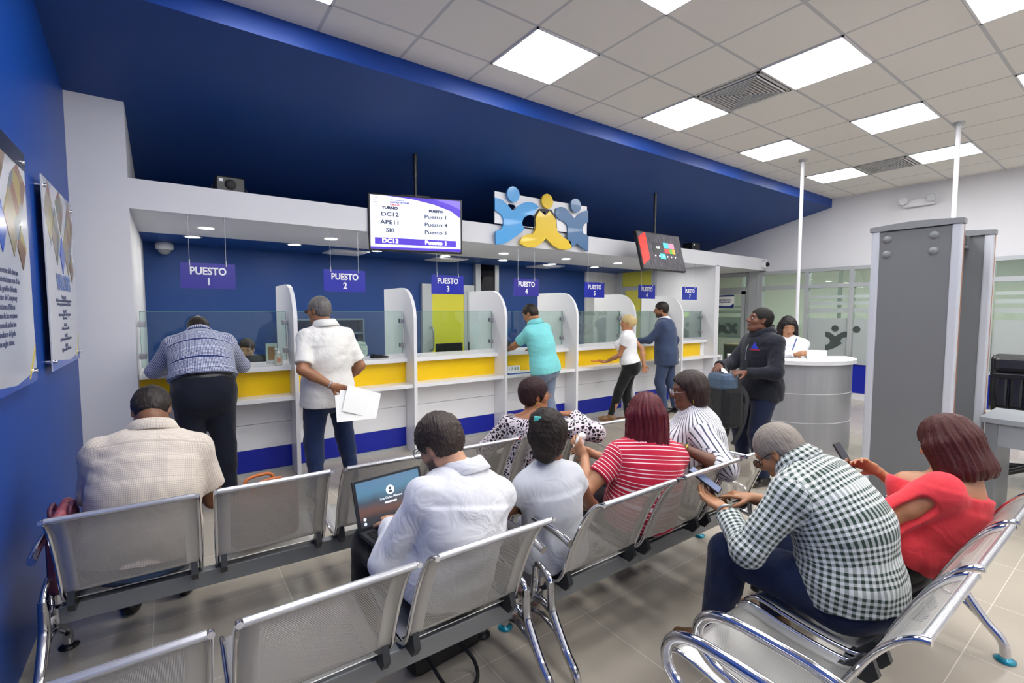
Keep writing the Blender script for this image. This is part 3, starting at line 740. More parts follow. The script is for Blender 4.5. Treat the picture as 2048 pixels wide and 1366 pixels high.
# wall posters
m_shot = NT('poster_photo'); m_shot.b.inputs['Roughness'].default_value = .3
vn = m_shot.new('ShaderNodeTexVoronoi'); vn.inputs['Scale'].default_value = 9; m_shot.link(m_shot.obj(), vn.inputs['Vector'])
cr = m_shot.new('ShaderNodeValToRGB'); m_shot.link(m_shot.sep(vn.outputs['Color'])[0], cr.inputs[0])
els = cr.color_ramp.elements; els[0].color = srgb('4a5530'); els[1].color = srgb('8f8478')
for p_, c in ((.25, '7c4a30'), (.45, '9c968e'), (.6, '55656f'), (.8, '9a8a3c')):
    e = els.new(p_); e.color = srgb(c)
m_shot.link(cr.outputs[0], m_shot.b.inputs['Base Color']); m_shot = m_shot.m
def poster(label, y0, y1, title, dark):
    z0, z1 = 1.215, 2.29
    t = thing('wall_poster', label, 'poster', (XL + .03, (y0 + y1) / 2, z0), 0, 'acrylic wall posters')
    h, w = z1 - z0, (y1 - y0) / 2
    M().box(0, .006, -w, w, 0, h).obj('acrylic_sheet', mat('poster_white', 'c6c8d0', .15, coat=.3), t)
    ph = M(); gr = M(); bl = M(); ye = M()
    if dark: bl.box(.0061, .0089, -w, w, h - .08, h)
    zo = 0
    for cy_, cz, rw, rh in ((-.33, .90, .14, .19), (.0, .99, .14, .18), (.33, .92, .14, .19), (-.17, .78, .13, .17), (.19, .74, .13, .17), (.33, .62, .08, .1)):
        q = [(cy_ - rw, cz), (cy_, cz - rh), (cy_ + rw, cz), (cy_, min(cz + rh, h - (.08 if dark else .0)))]
        q = [(max(-w, min(w, a)), min(b, h)) for a, b in q]; zo += .0003; ph.prism(q, .0061, .0064 + zo, 'yz')
    for a, b, c, d in ((-w, -.18, 1.0, h), (.18, w, 1.0, h)): gr.prism([(a, d), (b, d), ((a + b) / 2, c)], .0061, .0063, 'yz')
    ph.obj('photo_diamonds', m_shot, t); gr.obj('grey_diamonds', mat('poster_grey', '9aa0b4', .2), t)
    M().prism([(-.07, .68), (.01, .57), (.09, .68), (.01, .79)], .0061, .0088, 'yz').obj('blue_diamond', mat('poster_blue', '2a55b8', .2), t)
    M().prism([(-w, 0), (w, 0), (w, .05), (.1, .02), (-w, .06)], .0061, .0066, 'yz').obj('blue_corner', mat('poster_blue', '2a55b8', .2), t)
    if dark: bl.obj('dark_band', mat('poster_navy', '0c1a3a', .3), t)
    ye.prism([(w - .16, .02), (w - .13, .02), (w, .15), (w, .18)], .0061, .0068, 'yz'); ye.obj('yellow_stripe', mat('poster_yellow', 'd8c02c', .2), t)
    R = Matrix.Rotation(PI / 2, 4, 'Z')
    tx = M()
    if title: tx.merge(text(title, .13, .004, sx=.85), Matrix.Translation((.008, 0, .505)) @ R)
    tx.obj('title', mat('poster_title', '5f78b4', .4), t) if title else None
    if title: body = ['Transparencia', 'Gestionamos con claridad y a la vista de todos', 'las compras y contrataciones del Estado.', '', 'Integridad', 'Actuamos con honestidad y respeto', 'a las normas.', '', 'Servicio', 'Atendemos con calidez', '', 'Equidad', 'Igual trato para todas las personas', '', 'Calidad', 'Mejora continua del servicio']
    else: body = ['Somos el órgano rector del sistema', 'de compras y contrataciones con el fin', 'de asegurar la gestión eficiente', 'Órgano Rector de Compras y', 'Contrataciones Públicas', 'el buen uso de los recursos', 'y el acceso de todos los', 'proveedores del país', 'con reglas claras.']
    bt = M()
    for i, ln in enumerate(body):
        if ln: bt.merge(text(ln, .028 if title else .034, .0012 if len(ln) < 14 else .0005), Matrix.Translation((.007, -.02, (.42 if title else .50) - i * (.0215 if title else .037))) @ R)
    bt.obj('lettering', mat('poster_text', '4a5270', .5), t)
    for a in (-1, 1):
        for b in (.05, h - .05):
            M().lathe([(.011, -.03), (.011, .012), (.009, .018)], c=(0, a * (w - .05), b), axis='x', n=16).obj('standoff', m_chrome, t)
poster('tall acrylic poster headed VALORES beside the white column', 3.61, 4.58, 'VALORES', False)
poster('tall acrylic poster with a dark top band, nearest the camera on the blue wall', 2.27, 3.22, '', True)
# ================================================================ waiting benches
BACK = [(0.0, .792), (.012, .790), (.045, .765), (.085, .715), (.120, .655), (.152, .590), (.182, .520), (.205, .460), (.222, .415)]
SEAT = [(.252, .375), (.285, .358), (.33, .352), (.42, .355), (.52, .366), (.60, .380), (.645, .380), (.668, .366), (.675, .348)]
SW, SP = .475, .525
def shell(prof, x0):
    """one perforated pressed sheet, with arc-length coordinates for the holes"""
    P = [tuple(p)[:2] for p in bez([(a, b, 0) for a, b in prof], 4)]
    L = [0.0]
    for a, b in zip(P[:-1], P[1:]): L.append(L[-1] + math.hypot(b[0] - a[0], b[1] - a[1]))
    nx = 8; m = M(); pat = []
    for i, p in enumerate(P):
        for k in range(nx + 1):
            x = SW * k / nx; m.v.append((x0 + x, p[0], p[1])); pat.append((x, L[i], L[i] / L[-1]))
    for i in range(len(P) - 1):
        for k in range(nx):
            a = i * (nx + 1) + k; m.f.append([a, a + 1, a + nx + 2, a + nx + 1]); m.mi.append(0); m.sm.append(True)
    return m, pat
def make_bench(label, loc, teal=True, n=3, rz=0, SP=SP):
    t = thing('waiting_bench', label, 'bench', loc, rz, 'steel waiting benches')
    XE = (n - 1) * SP + SW + .055
    M().bbox(-.02, XE - .035, .275, .325, .262, .338, .004).obj('beam', m_beam, t)
    for k in range(n):
        x0 = k * SP
        m, pat = shell(BACK, x0); ob = m.obj('seat_back', m_perf, t, pat=pat)
        md = ob.modifiers.new('thick', 'SOLIDIFY'); md.thickness = .003
        m, pat = shell(SEAT, x0); ob = m.obj('seat_pan', m_perf, t, pat=pat)
        md = ob.modifiers.new('thick', 'SOLIDIFY'); md.thickness = .003
        M().tube([(x0 + .012, -.004, .795), (x0 + SW - .012, -.004, .795)], .0115, 12).obj('top_rail', mat('satin_rail', 'cfd0d4', .25, .8), t)
        for x in (x0 + .004, x0 + SW - .004):
            path = [(x, a, b) for a, b in [(-.016, .797)] + BACK[1:] + SEAT[:-1] + [(.682, .352)]]
            r = M().tube(bez(path, 4), .0085, 10, sx=1.0).obj('side_rail', m_chrome, t)
        for x in (x0 + .03, x0 + SW - .03):
            M().prism([(.215, .42), (.245, .42), (.30, .355), (.36, .345), (.36, .335), (.22, .335), (.195, .37)], x - .012, x + .012, 'yz').obj('bracket', m_dark, t)
    for x in (-.055, XE):
        s_ = 1 if x > 0 else -1
        M().tube(bez([(x, .115, .612), (x, .20, .628), (x, .36, .632), (x, .45, .625), (x, .505, .598), (x, .530, .55), (x, .520, .50), (x, .470, .462), (x, .38, .445), (x, .30, .435), (x, .245, .405), (x, .228, .36)]), .0175, 14, sx=.8).obj('armrest', m_chrome, t)
    for x in (-.055, XE) + ((XE / 2,) if n > 4 else ()):
        s_ = -1 if x > 0 else 1
        lg = M().tube(bez([(x, .232, .40), (x, .226, .30), (x, .205, .25), (x, .135, .15), (x, .075, .085), (x, .062, .02)]), .019, 14)
        lg.tube(bez([(x, .33, .43), (x, .345, .30), (x, .37, .25), (x, .47, .16), (x, .56, .085), (x, .575, .02)]), .019, 14)
        lg.tube([(x, .215, .27), (x, .29, .285), (x, .365, .27)], .016, 10)
        lg.tube([(x, .12, .13), (x, .2, .2), (x, .29, .222), (x, .38, .2), (x, .48, .13)], .012, 10)
        lg.box(min(x, x + s_ * .06), max(x, x + s_ * .06), .283, .317, .268, .332) if x in (-.055, XE) else lg.box(x - .02, x + .02, .27, .33, .24, .262)
        l = lg.obj('leg', m_chrome, t)
        for y in (.062, .575):
            M().lathe([(.036, .001), (.038, .008), (.022, .016), (.015, .022), (.014, .04)], c=(x, y, 0), n=24).obj('foot', m_teal if teal else m_black, l)
    return t
make_bench('long six-seat steel bench nearest the counter, beige-shirted man at its wall end', (-.405, 2.33, 0), False, 6, -.045, .53)
bench = make_bench('steel bench holding the man with the laptop', (-.42, 1.285, 0), False)
for loc, lb in (((1.335, 1.265, 0), 'steel bench holding the girl and two women in striped tops'),
                ((1.375, .30, 0), 'steel bench with the checked-shirt man, its first seat empty'),
                ((-.42, .30, 0), 'steel bench at the bottom edge, only a seat corner and armrest showing')):
    b_ = copy_tree(bench); b_.location = loc; b_['label'] = lb
    if loc[0] > 1.3:
        for o in [x for x in bpy.data.objects if x.parent and x.parent.parent == b_ and x.name.startswith('foot')]:
            me = o.data.copy(); me.materials[0] = m_teal; o.data = me

# ================================================================ metal detector
def md_panel(x, label, y0, y1):
    t = thing('metal_detector', label, 'metal detector', (x, (y0 + y1) / 2, 0))
    return t
t = thing('metal_detector', 'grey walk-through metal detector with two tall panels', 'metal detector', (4.95, 1.17, 0))
m_mdp = mat('detector_panel', '6e7073', .55, bump=(200, .04, .002)); m_mds = mat('detector_edge', 'c3c6ce', .35, .1)
for s_, x in (('near', 4.55), ('far', 5.41)):
    sg = -1 if s_ == 'near' else 1; ya, yb = (.90, 1.43) if s_ == 'near' else (.88, 1.41)
    M().bbox(x - .025, x + .025, ya + .05, yb - .05, .03, 2.16, .004).obj('side_panel', m_mdp, t, world=True)
    for y in (ya, yb - .055):
        M().bbox(x - .035, x + .035, y, y + .055, .0, 2.17, .012).obj('edge_profile', m_mds, t, world=True)
    M().box(x + .030, x + .0365, ya - .002, ya + .002, .0, 2.17).obj('copper_line', mat('copper_line', 'b07a5a', .5), t, world=True)
    cap_ = [(ya - .01, 2.165), (ya - .01, 2.20), (ya + .15, 2.212), ((ya + yb) / 2, 2.217), (yb - .15, 2.212), (yb + .01, 2.20), (yb + .01, 2.165)]
    M().prism(cap_, x - .042, x + .042, 'yz').obj('top_cap', mat('detector_cap', '7c7e82', .5), t, world=True)
    for y in (1.05, 1.33):
        for z in (2.10, 1.985):
            M().lathe([(.001, -.042 if sg < 0 else .042), (.012, -.042 if sg < 0 else .042), (.026, -.034 if sg < 0 else .034), (.03, -.026 if sg < 0 else .026)], c=(x, y, z), axis='x', n=20).obj('knob', mat('detector_cap', '7c7e82', .5), t, world=True)
M().box(4.56, 5.40, 1.02, 1.30, 2.06, 2.16).obj('crossbar', m_mdp, t, world=True)
M().bbox(4.75, 5.2, 1.0, 1.02, 2.075, 2.145, .004).obj('display_panel', m_black, t, world=True)

# ================================================================ reception desk
t = thing('reception_desk', 'curved silver reception desk with thin pale lines and a white top', 'desk', (5.71, 2.55, 0))
def arc(r0, r1, z0, z1, a0, a1, n=40, m=None):
    m = m or M(); vs = []
    for k in range(n + 1):
        a = a0 + (a1 - a0) * k / n
        for r, z in ((r0, z0), (r1, z0), (r1, z1), (r0, z1)): vs.append((r * math.cos(a), r * math.sin(a), z))
    fs = []
    for k in range(n):
        for q in range(4): fs.append((k * 4 + q, k * 4 + (q + 1) % 4, k * 4 + 4 + (q + 1) % 4, k * 4 + 4 + q))
    m.add(vs, fs, 0, False); m.add([vs[i] for i in range(4)] + [vs[i] for i in range(-4, 0)], [(0, 1, 2, 3), (4, 7, 6, 5)]); 
    return m
A0, A1 = math.radians(118), math.radians(322)
m_sil = mat('silver_laminate', 'a9abaf', .35, .35, bump=(200, .05, .001))
for z0, z1 in ((.10, .395), (.40, .695), (.70, 1.0)): arc(.57, .60, z0, z1, A0, A1).obj('body_panel', m_sil, t)
for z in (.395, .695): arc(.571, .602, z, z + .006, A0, A1).obj('pale_line', m_white, t)
arc(.565, .595, 0, .10, A0, A1).obj('plinth', mat('plinth_silver', 'b9bbbf', .3, .4), t)
arc(.30, .635, 1.0, 1.04, A0, A1).obj('counter_top', m_white, t)
arc(.20, .57, .70, .73, A0, A1).obj('work_surface', m_lam, t)
t = thing('name_card', 'blank white folded card on the reception desk top', 'card', (5.46, 2.16, 1.042), -.9)
M().prism([(-.025, 0), (0, .10), (.0, .102), (.025, 0), (.022, 0), (0, .096), (-.022, 0)], -.09, .09, 'yz').obj('folded_card', m_paper, t)
# grey desk at the right edge and leather chairs behind it
t = thing('inspection_desk', 'grey desk standing behind the metal detector at the right edge', 'desk', (5.25, .15, 0))
m_gd = mat('grey_desk', '8e9298', .45)
M().bbox(-.28, .30, -.62, .68, .71, .75, .003).obj('desktop', m_gd, t)
M().bbox(-.26, -.22, -.56, .58, .54, .708, .002).obj('apron', m_gd, t)
for y in (-.60, .58): M().bbox(-.27, .28, y, y + .07, 0, .708, .003).obj('leg_panel', mat('grey_desk_leg', '7f8388', .4, .3), t)
solo('paper_sheet', 'white sheet of paper lying on the grey desk', 'paper', M().box(5.12, 5.32, .25, .52, .751, .753), m_paper)
def office_chair(name, label, loc, rz):
    t = thing(name, label, 'chair', loc, rz, 'black office chairs')
    ml = mat('black_leather', '1a1a1e', .32, coat=.2, bump=(40, .25, .004))
    b_ = M()
    b_.bbox(-.25, .25, .20, .30, .52, 1.02, .045).bbox(-.23, .23, .165, .24, .86, 1.00, .035)
    for i in range(5): b_.bbox(-.22 + i * .089, -.14 + i * .089, .172, .23, .56, .84, .02)
    b_.xf(Matrix.Rotation(-.12, 4, 'X')).obj('backrest', ml, t)
    M().bbox(-.26, .26, -.26, .24, .40, .50, .045).obj('seat', ml, t)
    M().bbox(-.24, .24, .155, .17, .79, .83, .004).obj('strap', m_black, t)
    for s_ in (-1, 1):
        M().tube(bez([(s_ * .25, .15, .45), (s_ * .31, .14, .55), (s_ * .31, .10, .66), (s_ * .31, -.16, .67), (s_ * .30, -.2, .60)]), .02, 10).obj('armrest', m_black, t)
    M().cyl((0, 0, .12), (0, 0, .41), .03).obj('gas_column', m_chrome, t)
    for k in range(5):
        a = 2 * PI * k / 5 + .3; c, s_ = math.cos(a), math.sin(a)
        g = M().tube([(0, 0, .12), (.30 * c, .30 * s_, .075)], [.028, .018], 10).obj('leg', m_black, t)
        M().tube([(.30 * c - .012 * s_, .30 * s_ + .012 * c, .03), (.30 * c + .012 * s_, .30 * s_ - .012 * c, .03)], .028, 16).obj('caster', m_black, g)
    t.scale = (1.15, 1.15, 1.15); return t
office_chair('office_chair', 'black leather office chair behind the grey desk', (6.25, .70, 0), -1.42)
office_chair('office_chair', 'black office chair half hidden behind the metal detector', (6.35, 1.55, 0), -1.7)
# trainers at the frame edge
for i, (x, y, lb) in enumerate(((8.05, .98, 'white trainer at the right edge, the farther of the pair'), (7.80, .78, 'white trainer at the right edge, the nearer of the pair'))):
    t = thing('trainer', lb, 'shoe', (x, y, 0), .3, 'white trainers')
    M().prism(smooth_poly([(-.14, -.04), (-.14, .04), (.05, .05), (.15, .03), (.15, -.03), (.05, -.05)], 2), 0, .025, 'xy').obj('sole', m_paper, t)
    M().sphere((-.05, 0, .045), .06, sc=(1.4, .65, .9)).sphere((.06, 0, .035), .05, sc=(1.6, .8, .7)).obj('upper', m_white, t)

# ================================================================ things on and behind the counter
def monitor(label, x, y, z, rz=0, w=.5, h=.3, g='monitors behind the counter'):
    t = thing('computer_monitor', label, 'monitor', (x, y, z), rz, g)
    M().bbox(-w / 2, w / 2, -.0, .03, .08, .08 + h, .006).obj('casing', m_black, t)
    M().box(-.03, .03, -.03, .0, .0, .26).bbox(-.11, .11, -.10, .08, 0, .012, .003).obj('stand', mat('monitor_stand', '8a8d92', .4), t)
    return t
monitor('black monitor seen from behind at PUESTO 3', 3.02, 5.62, .742, .1, .42, .30)
monitor('second black monitor at PUESTO 3, right of the first', 3.55, 5.66, .742, -.06, .42, .30)
monitor('black monitor behind the glass at PUESTO 1', .74, 5.66, .742, .15, .40, .26)
monitor('black monitor low behind the glass at PUESTO 4', 3.85, 5.7, .742, 0, .44, .28)
monitor('black monitor seen behind the glass at PUESTO 5', 5.1, 5.68, .742, .2, .46, .32)
t = thing('printer', 'small black printer on the ledge at PUESTO 7', 'printer', (7.25, 5.25, 1.032), 0)
M().bbox(-.12, .12, -.08, .08, 0, .05, .01).obj('body', m_black, t); M().bbox(-.10, .04, -.085, .0, .05, .06, .002).obj('paper_slot', m_paper, t)
t = thing('photo_card', 'white framed print standing by the PUESTO 1 divider', 'picture', (.80, 5.16, 1.032), -.1)
M().bbox(-.05, .05, -.004, .004, 0, .20, .002).obj('frame', m_paper, t); M().box(-.03, .03, -.006, -.004, .04, .17).obj('print', mat('sepia_print', 'c98d63', .5), t)
t = thing('sanitizer_bottle', 'clear pump bottle beside the framed print at PUESTO 1', 'bottle', (.83, 4.98, 1.032))
M().lathe([(.033, 0), (.035, .01), (.035, .09), (.02, .11), (.012, .12)], n=24).obj('bottle', mat('clear_plastic', 'd8dcc8', .15, alpha=.55), t)
M().lathe([(.013, .118), (.014, .135), (.006, .136), (.006, .155)], n=16).tube([(0, 0, .155), (-.035, 0, .157)], .006, 8).obj('pump', m_paper, t)
M().box(-.018, .018, -.0365, -.035, .03, .075).obj('label', mat('label_red', 'c88a70', .5), t)
t = thing('price_list_stand', 'printed white notice in a stand on the ledge at PUESTO 2', 'notice', (1.66, 5.18, 1.032), .05)
M().prism(smooth_poly([(-.10, 0), (.10, 0), (.10, .17), (0, .19), (-.10, .17)], 1), -.004, .0, 'xz').obj('board', m_paper, t)
M().box(-.095, .04, -.006, -.004, .012, .04).obj('violet_band', m_sign, t)
tx = M()
for i in range(7): tx.box(-.08, -.01, -.006, -.004, .05 + i * .017, .054 + i * .017).box(.01, .08, -.006, -.004, .05 + i * .017, .054 + i * .017)
tx.obj('print', m_grey, t)
t = thing('card_reader', 'flat black device on the ledge at PUESTO 2', 'device', (1.88, 5.16, 1.032), .1)
M().prism([(-.09, 0), (.09, 0), (.09, .015), (-.07, .045)], -.05, .05, 'xz').obj('body', m_black, t)
t = thing('storage_shelf', 'white shelf unit against the back wall behind PUESTO 2', 'shelf', (1.75, 7.0, 0))
fx = M().box(-.55, .55, -.12, .15, .0, .02)
for z in (.7, 1.0, 1.22, 1.42): fx.box(-.55, .55, -.12, .15, z, z + .02)
for x in (-.55, -.02, .53): fx.box(x, x + .02, -.12, .15, 0, 1.44)
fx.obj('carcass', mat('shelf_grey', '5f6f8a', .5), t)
t = thing('date_blocks', 'white block calendar on the shelf at PUESTO 4', 'calendar', (3.55, 4.93, .7745), 0)
M().bbox(-.10, .10, -.03, .03, 0, .075, .004).obj('block', m_paper, t)
tx = M()
for x, c in ((-.07, '1'), (-.03, '7'), (.02, '8'), (.06, '0')): tx.merge(text(c, .05, .001), Matrix.Translation((x, -.031, .037)))
tx.obj('lettering', mat('green_ink', '4d6f4a', .5), t)
solo('booklet', 'blue edged booklet lying on the shelf at PUESTO 4', 'booklet', M().bbox(3.40, 3.84, 4.80, 4.985, .7555, .768, .002), mat('booklet', '3f64a8', .5))
solo('leaflet', 'white leaflet lying on top of the blue booklet at PUESTO 4', 'leaflet', M().box(3.44, 3.84, 4.81, 4.97, .7685, .774), m_paper)
t = thing('water_bottle', 'small blue water bottle on the ledge at PUESTO 4', 'bottle', (3.47, 5.25, 1.032))
M().lathe([(.03, 0), (.032, .01), (.032, .09), (.012, .12), (.012, .135)], n=20).obj('bottle', mat('blue_plastic', '2a5fc0', .15, alpha=.7), t)
M().lathe([(.014, .133), (.014, .15), (.001, .151)], n=16).obj('cap', m_navy, t)
solo('form_sheet', 'white form lying on the ledge at PUESTO 1', 'paper', M().box(.38, .62, 4.95, 5.2, 1.031, 1.033), m_paper)
solo('paper_tray', 'white tray at the left end of the PUESTO 1 ledge', 'tray', M().bbox(-.20, .0, 4.95, 5.25, 1.031, 1.055, .006), m_lam)
# ================================================================ PEOPLE: bodies from blended tapered limbs
def nrm(v): v = np.asarray(v, float); return v / (np.linalg.norm(v) + 1e-12)
class Prim:
    def __init__(s, a, b, ra, rb, rt=(1, 0, 0), k=.03, flat_a=False, flat_b=False, sub=False, ru=None):
        s.a = np.asarray(a, float); s.b = np.asarray(b, float)
        s.ra = np.asarray(ra if np.ndim(ra) else (ra, ra), float); s.rb = np.asarray(rb if np.ndim(rb) else (rb, rb), float)
        s.k = k; s.fa = flat_a; s.fb = flat_b; s.sub = sub; s.ru = ru
        d = s.b - s.a; s.L = np.linalg.norm(d)
        s.u = d / s.L if s.L > 1e-6 else np.array([0, 0, 1.])
        r = np.asarray(rt, float); r = r - s.u * (r @ s.u)
        if np.linalg.norm(r) < 1e-3:
            r = np.array([0, 1., 0]) - s.u * s.u[1]
        s.r = nrm(r); s.f = np.cross(s.u, s.r)
    def grow(s, e, k=None, **kw):
        q = Prim(s.a, s.b, s.ra + e, s.rb + e, s.r, s.k if k is None else k, s.fa, s.fb, s.sub, None if s.ru is None else s.ru + e)
        for a, v in kw.items(): setattr(q, a, v)
        return q
    def sd(s, P):
        w = P - s.a; h = w @ s.u
        t = np.clip(h / max(s.L, 1e-6), 0, 1)
        dr = w @ s.r; df = w @ s.f; du = h - t * s.L
        rx = s.ra[0] + (s.rb[0] - s.ra[0]) * t; ry = s.ra[1] + (s.rb[1] - s.ra[1]) * t
        ru = np.minimum(rx, ry) if s.ru is None else s.ru
        k0 = np.sqrt((dr / rx) ** 2 + (df / ry) ** 2 + (du / ru) ** 2)
        k1 = np.sqrt((dr / rx ** 2) ** 2 + (df / ry ** 2) ** 2 + (du / ru ** 2) ** 2) + 1e-9
        d = np.where(k0 < 1e-4, -np.minimum(rx, ry), k0 * (k0 - 1) / k1)
        if s.fb: d = np.maximum(d, h - s.L)
        if s.fa: d = np.maximum(d, -h)
        return d
    def box(s, e):
        m = max(s.ra.max(), s.rb.max(), 0 if s.ru is None else s.ru) + e
        return np.minimum(s.a, s.b) - m, np.maximum(s.a, s.b) + m
def field(ops, h, fold=0.0, fs=1.0, seed=0, noise=None):
    """ops: Prim | ('cut', point, normal) | ('group', [ops])   ->  grid origin, values"""
    allp = []
    def coll(o):
        for x in o:
            if isinstance(x, Prim):
                if not x.sub: allp.append(x)
            elif x[0] == 'group': coll(x[1])
    coll(ops)
    lo = np.min([p.box(.03)[0] for p in allp], 0); hi = np.max([p.box(.03)[1] for p in allp], 0)
    n = np.ceil((hi - lo) / h).astype(int) + 1
    ax = [lo[i] + h * np.arange(n[i]) for i in range(3)]
    def run(ops):
        F = np.full(n, 1.0, np.float32)
        for p in ops:
            if isinstance(p, Prim):
                a, b = p.box(p.k + 2.5 * h)
                i0 = np.clip(np.floor((a - lo) / h).astype(int), 0, n - 1); i1 = np.clip(np.ceil((b - lo) / h).astype(int) + 1, 1, n)
                if np.any(i1 <= i0): continue
                X = np.stack(np.meshgrid(*[ax[i][i0[i]:i1[i]] for i in range(3)], indexing='ij'), -1)
                d = p.sd(X.reshape(-1, 3)).reshape(X.shape[:3]).astype(np.float32)
                sl_ = tuple(slice(i0[i], i1[i]) for i in range(3)); f = F[sl_]
                if p.sub:
                    hh = np.maximum(p.k - np.abs(f + d), 0) / p.k; F[sl_] = np.maximum(f, -d) + hh * hh * p.k / 4
                else:
                    hh = np.maximum(p.k - np.abs(f - d), 0) / p.k; F[sl_] = np.minimum(f, d) - hh * hh * p.k / 4
            elif p[0] == 'cut':
                q, nn = np.asarray(p[1], float), nrm(p[2])
                D = ((ax[0] - q[0]) * nn[0])[:, None, None] + ((ax[1] - q[1]) * nn[1])[None, :, None] + ((ax[2] - q[2]) * nn[2])[None, None, :]
                F = np.maximum(F, D.astype(np.float32))
            elif p[0] == 'group':
                G = run(p[1]); k = .025
                hh = np.maximum(k - np.abs(F - G), 0) / k; F = np.minimum(F, G) - hh * hh * k / 4
        return F
    F = run(ops)
    if fold or noise:
        idx = np.nonzero(np.abs(F) < .05)
        P = np.stack([ax[i][idx[i]] for i in range(3)], -1)
        rs = np.random.RandomState(seed); v = np.zeros(len(P))
        if fold:
            for i in range(5):
                kd = nrm(rs.randn(3) * (1, 1, 1.6)) * rs.uniform(16, 42) * fs; md = nrm(rs.randn(3)) * rs.uniform(5, 13) * fs
                q = np.sin(P @ kd + 2.2 * np.sin(P @ md + rs.uniform(0, 6)) + rs.uniform(0, 6))
                am = .5 + .5 * np.sin(P @ (nrm(rs.randn(3)) * 9) + rs.uniform(0, 6))
                v += (1 - 2 * np.sqrt(q * q + .03)) * am ** 2 * (.9 ** i)
            v *= fold / 2.4
        if noise: v += noise(P)
        F[idx] += v.astype(np.float32)
    return lo, F
def surface_nets(lo, F, h):
    n = np.array(F.shape); ins = F < 0
    c = np.zeros(n - 1, np.uint8)
    for dx in (0, 1):
        for dy in (0, 1):
            for dz in (0, 1):
                c += ins[dx:n[0] - 1 + dx, dy:n[1] - 1 + dy, dz:n[2] - 1 + dz]
    act = (c > 0) & (c < 8); I = np.argwhere(act); vid = np.full(n - 1, -1, np.int32); vid[act] = np.arange(len(I))
    acc = np.zeros((len(I), 3)); cnt = np.zeros(len(I))
    C8 = [(a, b, c_) for a in (0, 1) for b in (0, 1) for c_ in (0, 1)]
    val = {q: F[I[:, 0] + q[0], I[:, 1] + q[1], I[:, 2] + q[2]] for q in C8}
    for a in C8:
        for ax_ in range(3):
            if a[ax_] == 0:
                b = list(a); b[ax_] = 1; b = tuple(b)
                va, vb = val[a], val[b]; m = (va < 0) != (vb < 0)
                t = np.where(m, va / np.where(m, va - vb, 1), 0)
                p = np.array(a, float)[None] + np.eye(3)[ax_][None] * t[:, None]
                acc += p * m[:, None]; cnt += m
    V = lo + h * (I + acc / cnt[:, None])
    quads = []
    for ax_ in range(3):
        o = [(1, 2), (2, 0), (0, 1)][ax_]
        s0 = [slice(None)] * 3; s1 = [slice(None)] * 3; s0[ax_] = slice(0, n[ax_] - 1); s1[ax_] = slice(1, n[ax_])
        A, B = ins[tuple(s0)], ins[tuple(s1)]
        E = np.argwhere(A != B)
        ok = (E[:, o[0]] > 0) & (E[:, o[1]] > 0) & (E[:, o[0]] < n[o[0]] - 1) & (E[:, o[1]] < n[o[1]] - 1); E = E[ok]
        flip = B[tuple(E.T)] > 0
        def cell(d0, d1):
            q = E.copy(); q[:, o[0]] -= d0; q[:, o[1]] -= d1; return vid[tuple(q.T)]
        q = np.stack([cell(0, 0), cell(1, 0), cell(1, 1), cell(0, 1)], 1)
        q[flip] = q[flip][:, ::-1]; quads.append(q)
    Q = np.concatenate(quads); return V, Q
def to_object(name, V, Q, m, parent, attrs=None, smooth=1):
    me = bpy.data.meshes.new(name); V = V - np.array(parent.location)
    me.vertices.add(len(V)); me.vertices.foreach_set('co', V.astype('f').ravel())
    me.loops.add(len(Q) * 4); me.loops.foreach_set('vertex_index', Q.astype('i').ravel())
    me.polygons.add(len(Q)); me.polygons.foreach_set('loop_start', np.arange(0, len(Q) * 4, 4, dtype='i'))
    me.polygons.foreach_set('use_smooth', np.ones(len(Q), bool))
    for k, a in (attrs or {}).items():
        at = me.attributes.new(k, 'FLOAT_VECTOR', 'POINT'); at.data.foreach_set('vector', a.astype('f').ravel())
    me.materials.append(m); me.update(calc_edges=True); me.validate()
    o = bpy.data.objects.new(name, me); COL.objects.link(o); o.parent = parent; return o
def relax(V, Q, it=1, f=.5):
    for _ in range(it):
        S_ = np.zeros_like(V); c = np.zeros(len(V))
        for a, b in ((0, 1), (1, 2), (2, 3), (3, 0)):
            np.add.at(S_, Q[:, a], V[Q[:, b]]); np.add.at(S_, Q[:, b], V[Q[:, a]]); np.add.at(c, Q[:, a], 1); np.add.at(c, Q[:, b], 1)
        V = V + f * (S_ / np.maximum(c, 1)[:, None] - V)
    return V
def ik(a, c, l1, l2, hint):
    """joint position between a and c for bone lengths l1, l2; hint = direction the joint points to"""
    a = np.asarray(a, float); c = np.asarray(c, float); d = c - a; D = np.linalg.norm(d)
    if D > (l1 + l2) * .999: c = a + d * (l1 + l2) * .999 / D; d = c - a; D = np.linalg.norm(d)
    x = (l1 * l1 - l2 * l2 + D * D) / (2 * D); y = math.sqrt(max(l1 * l1 - x * x, 0))
    u = d / D; hn = np.asarray(hint, float); hn = nrm(hn - u * (hn @ u)); return a + u * x + hn * y, c
def limb_pat(V, bones):
    """bones: (a, b, radius, ref) -> around*radius, along, id of the nearest bone"""
    best = np.full(len(V), 1e9); out = np.zeros((len(V), 3))
    for i, bn in enumerate(bones):
        a, b, r, ref = bn[:4]
        a = np.asarray(a, float); b = np.asarray(b, float); u = nrm(b - a); L = np.linalg.norm(b - a)
        ref = np.asarray(ref, float); rr = nrm(ref - u * (ref @ u)); ff = np.cross(u, rr)
        w = V - a; h = w @ u; t = np.clip(h, 0, L); q = w - t[:, None] * u; d = np.linalg.norm(q, axis=1) - r
        ang = np.arctan2(q @ ff, q @ rr); m = d < best
        if len(bn) > 5: h = np.clip(h, -9 if bn[5] < 0 else 0, 9 if bn[5] > 0 else L)
        best = np.where(m, d, best); base = bones[i][4] if len(bones[i]) > 4 else 0
        out[m] = np.stack([ang * r, h + base, np.full(len(V), i)], 1)[m]
    return out

